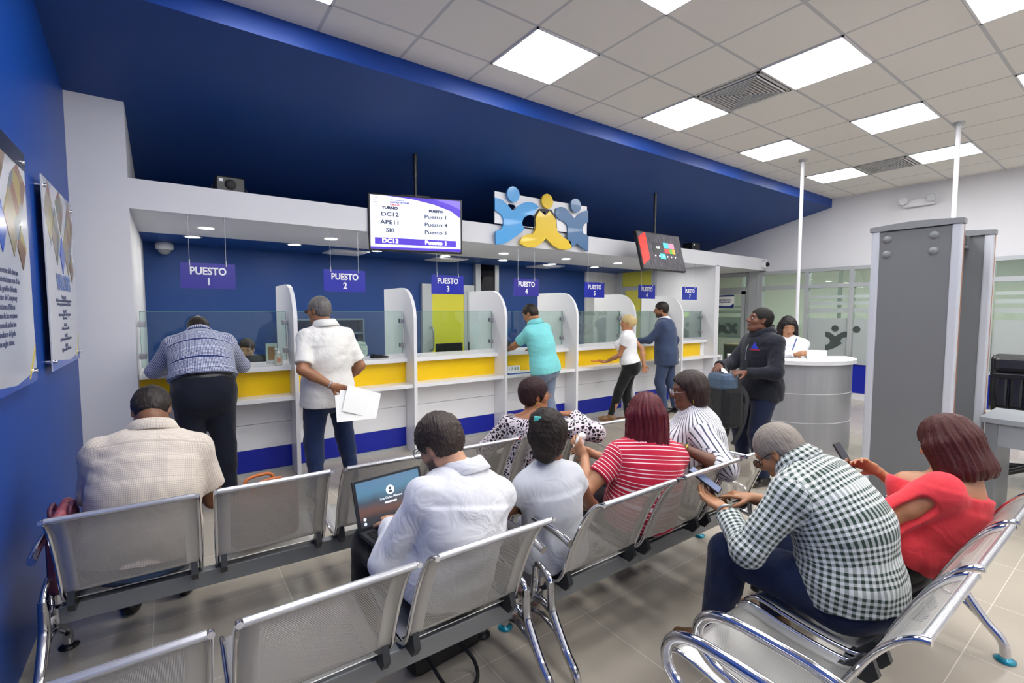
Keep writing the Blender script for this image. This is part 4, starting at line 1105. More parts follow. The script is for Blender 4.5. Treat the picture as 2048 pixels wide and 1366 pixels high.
class Body:
    """H stature; joints in world metres; yaw in degrees, clockwise from +y"""
    def __init__(s, label, H=1.70, hip=(0, 0, .9), neck=(0, 0, 1.4), yaw=0, tyaw=None, bend=0.0, look=(0, 0, 0), headoff=(0, .03, .13),
                 LH=None, RH=None, LE=(-1, -1, -1), RE=(1, -1, -1), LK=None, RK=None, LF=None, RF=None, LKh=None, RKh=None, fat=0.0, female=False,
                 skin='b98560', hand_l=None, hand_r=None, h=.007, sw=None, footyaw=None, name='person', group=None, bust=1.0, mask=None, lip='9a4a44', arms=1.0):
        s.s = H / 1.72; k = s.s; s.h = h; s.female = female; s.fat = fat
        tyaw = yaw if tyaw is None else tyaw
        s.F = np.array([math.sin(math.radians(yaw)), math.cos(math.radians(yaw)), 0]); s.R = np.array([s.F[1], -s.F[0], 0])
        s.TF = np.array([math.sin(math.radians(tyaw)), math.cos(math.radians(tyaw)), 0]); s.TR = np.array([s.TF[1], -s.TF[0], 0])
        hip = np.array(hip, float); neck = np.array(neck, float); s.hip, s.neck = hip, neck
        sp = nrm(neck - hip); s.sp = sp
        mid = hip + (neck - hip) * .5 - nrm(np.cross(s.TR, sp)) * -1 * 0  # straight by default
        back = -nrm(np.cross(sp, s.TR)) * -1
        # back: unit vector pointing out of the person's back, perpendicular to the spine
        back = nrm(-s.TF + sp * (s.TF @ sp)) if abs(sp @ s.TF) < .98 else np.array([0, 0, 1.])
        s.back = back; mid = hip + (neck - hip) * .5 + back * bend; s.mid = mid
        s.up2 = nrm(neck - mid)
        s.tr2 = nrm(s.TR - s.up2 * (s.TR @ s.up2)); s.ch = mid + (neck - mid) * .45
        sw = (sw or (.165 if female else .19)) * k * (.90 if female else .86); s.sw = sw
        sc = neck - s.up2 * .078 * k
        s.SL, s.SR = sc - s.tr2 * sw, sc + s.tr2 * sw
        ua, fa = .285 * k * arms, .255 * k * arms
        def arm(S_, T, hint, side):
            if T is None: T = S_ + np.array([0, 0, -1]) * (ua + fa) * .97 + s.TR * side * .05 + s.TF * .03
            hv = s.TR * hint[0] + s.TF * hint[1] + np.array([0, 0, 1]) * hint[2]
            return ik(S_, T, ua, fa, hv)
        s.EL, s.WL = arm(s.SL, LH, LE, -1); s.ER, s.WR = arm(s.SR, RH, RE, 1)
        th, sh = .415 * k, .40 * k; hw = .088 * k
        s.HL, s.HR = hip - s.R * hw - np.array([0, 0, .01]), hip + s.R * hw - np.array([0, 0, .01])
        gz = hip[2] - .86 * k
        if LF is None: LF = s.HL + np.array([0, 0, -(th + sh) * .99]) - s.R * .03
        if RF is None: RF = s.HR + np.array([0, 0, -(th + sh) * .99]) + s.R * .03
        s.KL, s.AL = ik(s.HL, LF, th, sh, s.F * 1.0 - s.R * .12 if LKh is None else LKh); s.KR, s.AR = ik(s.HR, RF, th, sh, s.F + s.R * .12 if RKh is None else RKh)
        fy = [yaw - 8, yaw + 8] if footyaw is None else footyaw
        s.fd = [np.array([math.sin(math.radians(a)), math.cos(math.radians(a)), 0]) for a in fy]
        # head frame
        ly, lp, lr = [math.radians(a) for a in look]
        f = np.array([math.sin(ly) * math.cos(lp), math.cos(ly) * math.cos(lp), math.sin(lp)]); r = np.array([math.cos(ly), -math.sin(ly), 0])
        u = np.cross(r, f); r, u = r * math.cos(lr) + u * math.sin(lr), u * math.cos(lr) - r * math.sin(lr)
        s.hr, s.hf, s.hu = r, f, u
        hs = (.97 if female else 1.0) * (k ** .45); s.hs = hs
        s.hc = neck + s.TF * headoff[1] * 1.0 + s.TR * headoff[0] + np.array([0, 0, 1]) * headoff[2]
        s.root = thing(name, label, 'person', (hip[0], hip[1], 0), group=group)
        s.skin = skinmat('skin_' + skin, skin, lip); s.hands = (hand_l, hand_r); s.bust = bust; s.maskf = mask
        s.prims = s.build(); s.made = []
    def hp(s, x, y, z): return s.hc + (s.hr * x + s.hf * y + s.hu * z) * s.hs
    def build(s):
        k = s.s; P = Prim; fem = s.female; ft = s.fat; T = {}
        hw, wv = (.166, .126) if fem else (.154, .138)
        ry = .115 + ft * .5; hip, mid, neck = s.hip, s.mid, s.neck
        seated = abs(nrm(s.KL - s.HL)[2]) < .6
        sp0 = nrm(mid - hip); hr = nrm(s.R * .7 + s.TR * .3); bel = -s.back * ft * .5
        T['torso'] = [
            P(hip - sp0 * .05 * k, hip + sp0 * .06 * k, (hw * k + ft * .5, ry * k), ((hw - .008) * k + ft * .6, ry * k), s.R, .05, ru=(.075 * k if seated else None)),
            P(hip + sp0 * .06 * k + bel * .5, mid + bel, ((wv + .012) * k + ft * .7, .108 * k + ft * .7), (wv * k + ft * .8, .108 * k + ft * .7), hr, .06),
            P(mid, s.ch + s.up2 * .02 * k, (wv * k + ft * .6, .112 * k + ft * .4), ((.140 if fem else .158) * k + ft * .4, .112 * k + ft * .25), s.TR, .06),
            P(s.ch, neck - s.up2 * .10 * k, ((.140 if fem else .158) * k + ft * .35, .112 * k + ft * .2), (.115 * k, .080 * k), s.TR, .05),
        ]
        T['should'] = [P(s.SL - s.tr2 * 0, s.SR, .056 * k + ft * .1, .056 * k + ft * .1, s.up2, .05)]
        for S_ in (s.SL, s.SR):
            T['should'].append(P(S_ * .75 + neck * .25 - s.up2 * .012, neck - s.up2 * .012, .034 * k, .046 * k, (1, 0, 0), .06))
        if fem:
            for sd in (-1, 1):
                c = s.ch - s.back * (.085 * k + ft * .3) + s.tr2 * sd * .075 * k - s.up2 * .0
                T['torso'].append(P(c - s.up2 * .03, c - s.up2 * .035 - s.back * .03, .062 * k * s.bust, .055 * k * s.bust, (1, 0, 0), .04))
        nb = s.hp(0, -.028, -.07)
        T['neck'] = [P(neck - s.up2 * .03, nb, (.058 if not fem else .048) * k ** .5, (.054 if not fem else .045) * k ** .5, (1, 0, 0), .03)]
        for n_, S_, E, Wv in (('l', s.SL, s.EL, s.WL), ('r', s.SR, s.ER, s.WR)):
            q = .90 if fem else 1.0; a_ = ft * .12
            T['upper_' + n_] = [P(S_, S_ + (E - S_) * .5, .050 * k * q + a_, .047 * k * q + a_, (1, 0, 0), .03), P(S_ + (E - S_) * .5, E, .047 * k * q + a_, .037 * k * q + a_ * .7, (1, 0, 0), .02)]
            T['fore_' + n_] = [P(E, E + (Wv - E) * .35, .038 * k * q + a_ * .7, .040 * k * q + a_ * .6, (1, 0, 0), .02), P(E + (Wv - E) * .35, Wv, .040 * k * q + a_ * .6, .025 * k * q + a_ * .2, (1, 0, 0), .02)]
        for n_, Hh, K, A in (('l', s.HL, s.KL, s.AL), ('r', s.HR, s.KR, s.AR)):
            cb = -np.cross(nrm(A - K), s.R); cb = nrm(cb) * (1 if nrm(cb) @ s.F < 0 else -1)
            T['thigh_' + n_] = [P(Hh, K, (.088 if fem else .084) * k + ft * .35, .057 * k + ft * .1, (1, 0, 0), .03)]
            T['shin_' + n_] = [P(K, K + (A - K) * .35 + cb * .012, .055 * k + ft * .1, .056 * k + ft * .1, (1, 0, 0), .03), P(K + (A - K) * .35 + cb * .012, A, .055 * k + ft * .1, .036 * k, (1, 0, 0), .02)]
        if abs(nrm(s.KL - s.HL)[2]) > .6:
            for Hh in (s.HL, s.HR): T['torso'].append(P(Hh - s.F * .045 * k, Hh - s.F * .05 * k - np.array([0, 0, .04]), .088 * k + ft * .2, .082 * k + ft * .2, (1, 0, 0), .05))
        fo = []
        for A, d in ((s.AL, s.fd[0]), (s.AR, s.fd[1])): fo.append(P(A - d * .02 + np.array([0, 0, -.045]), A + d * .13 * k + np.array([0, 0, -.065]), .036 * k, (.038 * k, .022), (-d[1], d[0], 0), .02))
        T['foot'] = fo
        # head
        h = s.hp; z = s.hs; rt = s.hr
        def E(x, y, zz, rx, ry_, rz, k_=.02, sub=False): c = h(x, y, zz); return Prim(c - s.hu * .0005, c + s.hu * .0005, (rx * z, ry_ * z), (rx * z, ry_ * z), rt, k_, ru=rz * z, sub=sub)
        def C(a, b, ra, rb, k_=.01, sub=False): return Prim(h(*a), h(*b), ra * z, rb * z, rt, k_, sub=sub)
        jw = .90 if fem else 1.0
        T['head'] = [E(0, -.010, .030, .074, .094, .086, .02), E(0, .022, -.030, .058 * jw, .066, .075, .03), C((-.03 * jw, .045, -.082), (.03 * jw, .045, -.082), .026, .026, .025),
                     C((-.006, .075, -.092), (.006, .075, -.092), .016, .016, .02),
                     C((-.048 * jw, .0, -.06), (-.02, .05, -.088), .022, .022, .02), C((.048 * jw, .0, -.06), (.02, .05, -.088), .022, .022, .02),
                     C((-.036, .070, .030), (.036, .070, .030), .014, .014, .018), C((-.040, .052, -.022), (-.036, .056, -.026), .024, .022, .02), C((.040, .052, -.022), (.036, .056, -.026), .024, .022, .02),
                     E(-.031, .096, .009, .017, .014, .0085, .010, True), E(.031, .096, .009, .017, .014, .0085, .010, True),
                     C((0, .082, .020), (0, .106, -.020), .0085, .0125, .012), C((-.012, .094, -.026), (.012, .094, -.026), .0085, .0085, .010),
                     C((-.016, .084, -.050), (.016, .084, -.050), .0085, .0085, .007), C((-.013, .084, -.061), (.013, .084, -.061), .009, .009, .005)]
        for sd in (-1, 1):
            T['head'] += [Prim(h(sd * .074, -.012, .016), h(sd * .072, -.006, -.026), (.0085 * z, .018 * z), (.007 * z, .010 * z), rt, .006), E(sd * .083, -.008, .004, .006, .009, .014, .004, True)]
        # hands
        for n_, Wv, E_, hd in (('l', s.WL, s.EL, s.hands[0]), ('r', s.WR, s.ER, s.hands[1])):
            sd = -1 if n_ == 'l' else 1; hd = dict(hd or {})
            d = nrm(hd['d']) if 'd' in hd else nrm(Wv - E_)
            nn = np.array(hd.get('n', s.TR * -sd), float); nn = nrm(nn - d * (nn @ d))
            tv = np.cross(d, nn) * (1 if sd > 0 else -1) * -1
            tv = np.array(hd['t'], float) if 't' in hd else tv
            tv = nrm(tv - d * (tv @ d)); q = k * .98; cu = hd.get('curl', .45)
            L_ = [P(Wv, Wv + d * .035 * q, (.026 * q, .019 * q), (.034 * q, .016 * q), tv, .015), P(Wv + d * .03 * q, Wv + d * .082 * q, (.036 * q, .0155 * q), (.038 * q, .013 * q), tv, .012)]
            cs = hd.get('curls', [cu * .9, cu, cu * 1.1, cu * 1.2])
            for i, (off, ln) in enumerate(((.031, .072), (.0105, .080), (-.0105, .075), (-.031, .058))):
                p = Wv + d * (.085 - abs(off) * .25) * q + tv * off * q; dd = nrm(d + tv * off * 1.6); an = 0
                for j, (fr_, r0, r1) in enumerate(((.45, .0092, .0086), (.32, .0086, .0078), (.25, .0078, .0068))):
                    an += cs[i] * (1.0 if j else .7); v = dd * math.cos(an) + nn * math.sin(an)
                    e = p + v * ln * fr_ * q; L_.append(P(p, e, r0 * q, r1 * q, tv, .006)); p = e
            p = Wv + d * .022 * q + tv * .026 * q; ta = hd.get('thumb', .35)
            for j, (ln, r0, r1) in enumerate(((.038, .013, .0105), (.030, .0105, .0092), (.024, .0092, .0078))):
                v = nrm(d * (.75 + .15 * j) + tv * (.75 - .25 * j) + nn * (ta + .12 * j)); e = p + v * ln * q; L_.append(P(p, e, r0 * q, r1 * q, tv, .008)); p = e
            T['hand_' + n_] = L_
        return T
    def emit(s, name, ops, material, bones=None, h=None, fold=0, fs=1, noise=None, seed=0, attrs=None, rel=1, label=None):
        h = h or s.h; lo, F = field(ops, h, fold, fs, seed + len(s.made), noise); V, Q = surface_nets(lo, F, h)
        if rel: V = relax(V, Q, rel)
        at = dict(attrs(V) if callable(attrs) else {})
        if bones is not None: at['pat'] = limb_pat(V, bones)
        o = to_object(name, V, Q, material, s.root, at); s.made.append(name)
        if label: o['label'] = label
        return o
    def body(s, hide_feet=True):
        T = s.prims; ops = []
        for k_ in ('torso', 'should'): ops += T[k_]
        for k_ in ('thigh_l', 'thigh_r', 'shin_l', 'shin_r', 'foot'): ops += T[k_]
        for n_ in ('l', 'r'): ops += T['upper_' + n_] + T['fore_' + n_] + T['hand_' + n_]
        ops += [('group', T['head'])] + T['neck']
        def at(V):
            w = (V - s.hc) / s.hs; x, y, z = w @ s.hr, w @ s.hf, w @ s.hu; m = np.zeros((len(V), 3))
            r = np.sqrt((x / .026) ** 2 + ((z + .055) / .0125) ** 2)
            m[:, 0] = np.clip(2.2 * (1 - r), 0, 1) * (y > .07)
            for sd in (-1, 1):
                e = np.sqrt(((x - sd * .031) / .021) ** 2 + ((z - .0285 - .003 * (1 - ((x - sd * .031) / .02) ** 2)) / .0042) ** 2)
                m[:, 1] = np.maximum(m[:, 1], np.clip(1.6 * (1.1 - e), 0, .85) * (y > .05))
            if s.maskf: m[:, 1] = np.maximum(m[:, 1], s.maskf(x, y, z))
            return {'mask': m}
        s.emit('body', ops, s.skin, attrs=at, rel=1)
        e = M(); ir = M()
        for sd in (-1, 1):
            c = s.hp(sd * .031, .0715, .008); e.sphere(tuple(c - np.array(s.root.location)), .0115 * s.hs, 8)
            c2 = s.hp(sd * .031, .0790, .007); ir.sphere(tuple(c2 - np.array(s.root.location)), .0062 * s.hs, 6)
        e.obj('eyes', mat('eye_white', 'b9b2aa', .3), s.root); ir.obj('irises', mat('eye_brown', '2a1a12', .2), s.root)
        return s
    # ---- clothes
    def torso_bones(s):
        r = .15 * s.s + s.fat * .5; back = s.back; L1 = np.linalg.norm(s.mid - s.hip)
        c = s.mid * 2 - (s.hip + s.neck) * .5; q = [(1 - t) ** 2 * s.hip + 2 * t * (1 - t) * c + t * t * s.neck for t in [i / 7 for i in range(8)]]
        q[0] = q[0] - nrm(q[1] - q[0]) * .25; o = []; L = 0
        for i, (a, b) in enumerate(zip(q[:-1], q[1:])): o.append((a, b, r, back, L, -1 if i == 0 else (1 if i == 6 else 0))); L += np.linalg.norm(b - a)
        return o
    def arm_bones(s):
        r = .05 * s.s; o = []
        for S_, E, Wv, sd in ((s.SL, s.EL, s.WL, -1), (s.SR, s.ER, s.WR, 1)):
            ref = s.back + s.TR * sd; o += [(S_ + (E - S_) * .12, E, r, ref, .3), (E, Wv, r * .9, ref, .3 + np.linalg.norm(E - S_))]
        return o
    def top(s, m, e=.014, sleeve=2.0, hem=-.12, sl_e=.014, collar=None, fold=.004, fs=1.0, name='shirt', flare=0.0, lowneck=0, h=None, seed=0, cuts=(), loose=.01, extra=(), label=None, hemn=None):
        """sleeve: 0..1 upper arm part, 1..2 forearm part"""
        T = s.prims; k = s.s; ops = []
        sp0 = nrm(s.mid - s.hip)
        for i, p in enumerate(T['torso']):
            g = p.grow(e + (loose if i < 3 else loose * .4)); ops.append(g)
        p0 = T['torso'][0].grow(e + loose + flare); 
        ops.append(Prim(s.hip + sp0 * hem, s.hip + sp0 * .05, p0.ra, p0.ra - flare, s.R, .04))
        for p in T['should'][:1]: ops.append(p.grow(e))
        for p in T['should'][1:]: ops.append(p.grow(e * .55))
        ops.append(('cut', s.hip + sp0 * hem, -sp0 if hemn is None else hemn))
        if lowneck: ops.append(('cut', s.neck - s.up2 * lowneck, s.up2 * 1.0 - s.back * .25))
        for n_, S_, E, Wv in (('l', s.SL, s.EL, s.WL), ('r', s.SR, s.ER, s.WR)):
            r0 = T['upper_' + n_][0].ra[0]; r1 = T['upper_' + n_][1].rb[0]; r2 = T['fore_' + n_][1].rb[0]
            sl = sleeve[0 if n_ == 'l' else 1] if isinstance(sleeve, tuple) else sleeve
            if sl <= 0: continue
            t = min(sl, 1.0); e2 = sl_e * (1.5 if sl < 1 else 1.0)
            B_ = S_ + (E - S_) * t; rB = r0 + (r1 - r0) * t + e2
            g = [Prim(S_, B_, r0 + sl_e, rB, (1, 0, 0), .03, flat_b=(sl < 1))]
            if sl > 1:
                B2 = E + (Wv - E) * (sl - 1); rr = r1 + (r2 - r1) * (sl - 1) + sl_e * .9
                g.append(Prim(E, B2, r1 + sl_e, rr, (1, 0, 0), .03, flat_b=True))
                if sl < 1.95: g.append(Prim(B2 - nrm(Wv - E) * .05, B2, rr + .005, rr + .005, (1, 0, 0), .006, flat_a=True, flat_b=True))
            ops.append(('group', g))
        if collar:
            nb = T['neck'][0]; a_ = s.neck - s.up2 * .022; d = nrm(nrm(nb.b - nb.a) * .45 + s.up2 * .55 - s.back * .06); collar = collar + .018
            ops.append(Prim(a_, a_ + d * collar, nb.ra[0] + .016, nb.ra[0] + .010, (1, 0, 0), .012, flat_b=True))
            ops.append(Prim(a_ + d * (collar - .032), a_ + d * (collar - .004), nb.ra[0] + .022, nb.ra[0] + .013, (1, 0, 0), .004, flat_a=True, flat_b=True))
        ops += list(cuts) + list(extra)
        return s.emit(name, ops, m, s.torso_bones() + s.arm_bones(), rel=2, fold=fold, fs=fs, h=h, seed=seed, label=label)
    def pants(s, m, e=.010, length=1.0, top=.10, fold=.003, name='trousers', h=None, skirt=0, flare=.012, seed=3):
        T = s.prims; k = s.s; sp0 = nrm(s.mid - s.hip); ops = [T['torso'][0].grow(e), T['torso'][1].grow(e)]
        ops += [p.grow(e) for p in T['torso'][-2:] if abs(nrm(s.KL - s.HL)[2]) > .6]
        ops.append(('cut', s.hip + sp0 * top, sp0)); bones = [(s.hip - sp0 * .1, s.hip + sp0 * .1, .15, -s.F)]
        for n_, Hh, K, A in (('l', s.HL, s.KL, s.AL), ('r', s.HR, s.KR, s.AR)):
            t = T['thigh_' + n_][0]; ops.append(t.grow(e + .004))
            q = T['shin_' + n_]
            if length < .5: continue
            B_ = K + (A - K) * length
            ops.append(Prim(K, B_, q[0].ra[0] + e, q[1].rb[0] + e + flare, (1, 0, 0), .03, flat_b=True)); ops.append(q[0].grow(e))
            bones += [(Hh, K, .07, -s.F), (K, A, .055, -s.F, .42)]
        return s.emit(name, ops, m, bones, fold=fold, h=h, seed=seed)
    def shoes(s, m, sole=None, heel=0):
        for A, d in ((s.AL, s.fd[0]), (s.AR, s.fd[1])):
            k = s.s; r = np.array([d[1], -d[0], 0]); g = A[2] - .085 * k; base = np.array([A[0], A[1], g])
            Z = np.array([0, 0, 1.])
            ops = [Prim(base - d * .045 * k + Z * .035, base + d * .10 * k + Z * .03, (.036 * k, .036), (.042 * k, .030), r, .03), Prim(base + d * .10 * k + Z * .03, base + d * .165 * k + Z * .024, (.042 * k, .028), (.030 * k, .020), r, .03),
                   Prim(base - d * .03 * k + Z * .04, base + Z * .085 * k, .036 * k, .040 * k, r, .03), ('cut', base + Z * .001, -Z), ('cut', A + Z * .012, Z)]
            s.emit('shoe', ops, m, h=.008, rel=1)
    def belt(s, m, top=.10, w=.036, e=.014):
        T = s.prims; sp0 = nrm(s.mid - s.hip); c = s.hip + sp0 * (top - w)
        p = T['torso'][0].grow(e); q = T['torso'][1].grow(e - .004)
        s.emit('belt', [p, q, ('cut', c + sp0 * w, sp0), ('cut', c, -sp0)], m, h=.008, rel=0)
    def hair(s, m, style='short', thick=.010, noise=.003, freq=160, top=1.0, h=None, extra=(), name='hair', hl=.066, back=-.075):
        h = h or min(s.h, .006); z = s.hs; hp = s.hp; rt = s.hr
        def E(x, y, zz, rx, ry_, rz, k_=.02, sub=False): c = hp(x, y, zz); return Prim(c - s.hu * .0005, c + s.hu * .0005, (rx * z, ry_ * z), (rx * z, ry_ * z), rt, k_, ru=rz * z, sub=sub)
        t = thick; ops = []
        if style in ('short', 'afro', 'buzz'):
            ops = [E(0, -.012, .034, .074 + t, .092 + t, .084 + t * top, .02), E(0, -.040, -.015, .060 + t * .4, .054 + t * .3, .060, .03),
                   E(0, .085, -.035 + (hl - .066), .085, .075, .088, .012, True), ('cut', hp(0, -.03, back), -s.hu + s.hf * -.25)]
            for sd in (-1, 1): ops += [E(sd * .08, .0, -.032, .022, .030, .042, .008, True)]
        ops += [e(s) if callable(e) else e for e in extra]
        def nz(P):
            w = (P - s.hc) / s.hs; x, y, zz = w @ s.hr, w @ s.hf, w @ s.hu
            a = np.arctan2(x, -y)
            if style in ('afro',): return noise * (np.sin(freq * x + 2 * np.sin(90 * zz)) * np.sin(freq * y + 2 * np.sin(80 * x)) * np.sin(freq * zz + 1) + .6 * np.sin(60 * x + 3) * np.sin(55 * zz))
            if style == 'long': return noise * (.6 * np.sin(a * 34 + 2 * np.sin(zz * 25)) + .5 * np.sin(a * 15 + 10 * zz) + .4 * np.sin(a * 61 + 8 * zz))
            q = .02 * np.sin(70 * x + 40 * y) + .015 * np.sin(110 * zz + 60 * y)
            return noise * .6 * (np.sin(310 * (x + q)) * np.sin(190 * y + 90 * q) + np.sin(240 * (y + q)) * np.sin(150 * zz + 3) + .8 * np.sin(95 * (x - q) + 40 * zz) * np.sin(80 * y + 2))
        def at(V):
            w = (V - s.hc) / s.hs; x, y, zz = w @ s.hr, w @ s.hf, w @ s.hu
            return {'pat': np.stack([np.arctan2(x, -y) * .08 + .25 * np.maximum(zz - .06, 0) * np.sign(x), zz + .3 * np.abs(x), np.zeros(len(V))], 1)}
        return s.emit(name, ops, m, h=h, noise=nz, attrs=at, rel=1)
    def loc(s, p): return tuple(np.asarray(p) - np.array(s.root.location))
    def glasses(s, col='202024', r=.0016, rx=.024, rz=.018):
        m = M(); g = M(); hp = s.hp
        for sd in (-1, 1):
            lp = [s.loc(hp(sd * .032 + rx * math.cos(a), .103, .006 + rz * math.sin(a) * (1 if abs(math.sin(a)) < .9 else .95))) for a in [2 * PI * i / 20 for i in range(21)]]
            m.tube(lp, r, 6); g.add(lp[:20], [tuple(range(20))])
            m.tube([s.loc(hp(sd * .056, .100, .010)), s.loc(hp(sd * .075, .07, .010)), s.loc(hp(sd * .078, .0, .012)), s.loc(hp(sd * .076, -.02, -.004))], r, 6)
        m.tube([s.loc(hp(-.009, .104, .010)), s.loc(hp(0, .110, .013)), s.loc(hp(.009, .104, .010))], r, 6)
        o = m.obj('glasses', mat('glasses_' + col, col, .3), s.root); g.obj('lenses', glassmat('lens', 'eef2f2', 1.2), o)
    def hoop(s, sd, col='d8b048', r=.022):
        c = s.hp(sd * .08, -.008, -.035 - r)
        pts = [s.loc(c + s.hf * r * math.sin(a) * s.hs + s.hu * r * math.cos(a) * s.hs) for a in [2 * PI * i / 20 for i in range(21)]]
        M().tube(pts, .0016, 6).obj('earring', mat('gold', col, .2, 1.0), s.root)
    def fold_collar(s, m, h=.046, r=1.0, up=.022):
        r *= 1.12
        nb = s.prims['neck'][0]; d = nrm(nrm(nb.b - nb.a) * .5 + s.up2 * .5); x = s.tr2; y = nrm(np.cross(d, x)); x = np.cross(y, d)
        c = s.neck + s.up2 * (-.004 + up); q = nb.ra[0] / .058 * r; n = 40; b = M(); pat = []
        loops = [(.068, -.02), (.065, h), (.069, h + .004), (.075, h - .002), (.098, -.006), (.094, -.010), (.074, .0)]
        for i, (rad, z) in enumerate(loops):
            for k in range(n + 1):
                a = 2 * PI * k / n; fr = max(0, math.cos(a)); zz = z - (.020 * fr if i > 0 else 0); rr = rad * q * (1 + .05 * fr)
                p = c + d * zz + x * rr * math.sin(a) * 1.04 - s.back * 0 + nrm(s.TF - d * (s.TF @ d)) * rr * math.cos(a)
                b.v.append(s.loc(p)); pat.append((a * .08, z, 0))
        for i in range(len(loops) - 1):
            for k in range(n): o = i * (n + 1) + k; b.f.append([o, o + 1, o + n + 2, o + n + 1]); b.mi.append(0); b.sm.append(True)
        b.obj('collar', m, s.root, pat=pat)
    def band(s, a, b, t, r, w, m, name, k=.5):
        c = a + (b - a) * t; u = nrm(b - a); p = Prim(c - u * w / 2, c + u * w / 2, r, r, (1, 0, 0), .01, True, True)
        pts = []; rr, ff = p.r, p.f
        pts = [s.loc(c + rr * r * math.cos(q) + ff * r * math.sin(q)) for q in [2 * PI * i / 24 for i in range(25)]]
        M().tube(pts, w / 2, 8, sx=1.0).obj(name, m, s.root)
# ================================================================ the people
m_jean = cloth('jeans_dark', '1b2c52', rough=.9, bumps=(60, .5, .008)); m_navyp = cloth('trousers_navy', '0f1424')
m_bshoe = mat('black_leather_shoe', '141414', .3, coat=.3); m_brshoe = mat('brown_shoe', '7a5a3c', .45)
Z3 = np.array([0, 0, 1.])
def who(label, **k): return Body(label, **k)
HOLD = dict(curl=.75)

# man bending over the counter
b = who('man in a blue and white gingham shirt bending over the counter at PUESTO 1', H=1.76, hip=(.20, 4.34, .93), neck=(.19, 4.60, 1.34), bend=.04, look=(0, -55, 0), headoff=(0, .11, .045),
        LH=(.02, 4.93, 1.07), RH=(.36, 4.93, 1.07), LE=(-1.0, -.3, -.7), RE=(1.0, -.3, -.7), LF=(.10, 4.22, .09), RF=(.33, 4.22, .09), fat=.06, sw=.20, skin='8a5a3c', hand_l=dict(d=(.5, .8, 0), n=(0, 0, -1)), hand_r=dict(d=(-.5, .8, 0), n=(0, 0, -1)), h=.009)
b.body().hair(hairmat('hair_black', '18120e', '2c2019', .6), 'short', .006)
b.top(cloth('gingham', 'cfd5e6', 'grid', '27356b', .0105), sleeve=1.9, hem=.105, collar=.035, fold=.007, seed=2, flare=.01)
b.fold_collar(MATS['gingham'], r=1)
b.pants(m_navyp, fold=.003); b.belt(mat('black_belt', '17181c', .4), .095); b.shoes(m_brshoe)

# heavy man with bowed head
b = who('seated man in a beige checked short-sleeved shirt with bowed head by the blue wall', H=1.80, hip=(-.14, 2.70, .475), neck=(-.09, 2.84, .955), bend=.05, look=(0, -52, 0), headoff=(0, .10, .10),
        LH=(-.22, 3.10, .62), RH=(.10, 3.10, .62), LE=(-.35, -.4, -1), RE=(.35, -.4, -1), LF=(-.22, 3.10, .09), RF=(.02, 3.14, .09), fat=.055, sw=.195, skin='7c5138', h=.007)
b.body().hair(hairmat('hair_black', '18120e', '2c2019', .6), 'short', .007)
b.top(cloth('beige_check', 'ddd2c4', 'grid', 'bfb3a8', .0085), sleeve=.75, hem=-.03, collar=.03, fold=.006, seed=5, flare=.01)
b.fold_collar(MATS['beige_check'], r=1)
b.pants(cloth('jeans_mid', '3c5880', rough=.9)); b.shoes(m_bshoe)

# man with papers behind his back
b = who('standing man in a white short-sleeved shirt holding papers behind his back', H=1.70, hip=(1.05, 4.10, .89), neck=(1.045, 4.10, 1.41), yaw=-5, look=(-32, -8, 0), headoff=(-.03, .05, .14), bend=.02,
        LH=(1.02, 3.86, .96), RH=(1.27, 4.28, .95), LE=(-.8, -.35, -.8), RE=(.5, -.6, -.8), LF=(.93, 4.02, .09), RF=(1.26, 4.16, .09), fat=.035, sw=.185, skin='9c6a4a', hand_l=dict(d=(.85, -.05, -.35), n=(0, -.9, -.2), curl=.3), h=.007)
b.body().hair(hairmat('hair_grey', '3c3a3a', '8a8480', .8), 'short', .006); b.glasses('303034')
b.top(cloth('white_shirt', 'e9e7e2', bumps=(18, .6, .02)), sleeve=.82, hem=-.11, collar=.034, fold=.006, seed=8, flare=.03)
b.fold_collar(MATS['white_shirt'], r=1)
b.pants(m_jean, fold=.004); b.shoes(m_bshoe); b.band(b.EL, b.WL, .93, .030, .012, m_steel, 'watch')
ly = M().tube([b.loc(b.neck + b.TR * a + b.TF * c + Z3 * d) for a, c, d in ((-.085, .03, -.03), (-.06, -.035, .035), (0, -.062, .05), (.06, -.035, .035), (.085, .03, -.03), (.06, .12, -.12))], .008, 6, sx=.4)
ly.obj('lanyard', mat('lanyard_blue', '1f4a8c', .6), b.root)
t = thing('paper_sheets', 'white printed sheets held behind the back of the white-shirted man', 'paper', (1.20, 3.80, .80))
for i, (dx, dz, ry) in enumerate(((0, 0, .15), (.035, .015, .32), (-.03, -.02, .02))):
    m = M(); n_ = 6
    for a in range(n_ + 1):
        for c in range(n_ + 1):
            u, v = a / n_ - .5, c / n_ - .5; m.v.append((u * .30, -.012 * i + .02 * math.sin(u * 3), v * .21))
    for a in range(n_):
        for c in range(n_): m.f.append([a * 7 + c, a * 7 + c + 1, a * 7 + c + 8, a * 7 + c + 7]); m.mi.append(0); m.sm.append(True)
    m.xf(Matrix.Translation((dx, 0, dz)) @ Matrix.Rotation(ry, 4, 'Y') @ Matrix.Rotation(-.25, 4, 'X'))
    o = m.obj('sheet', m_paper, t); 
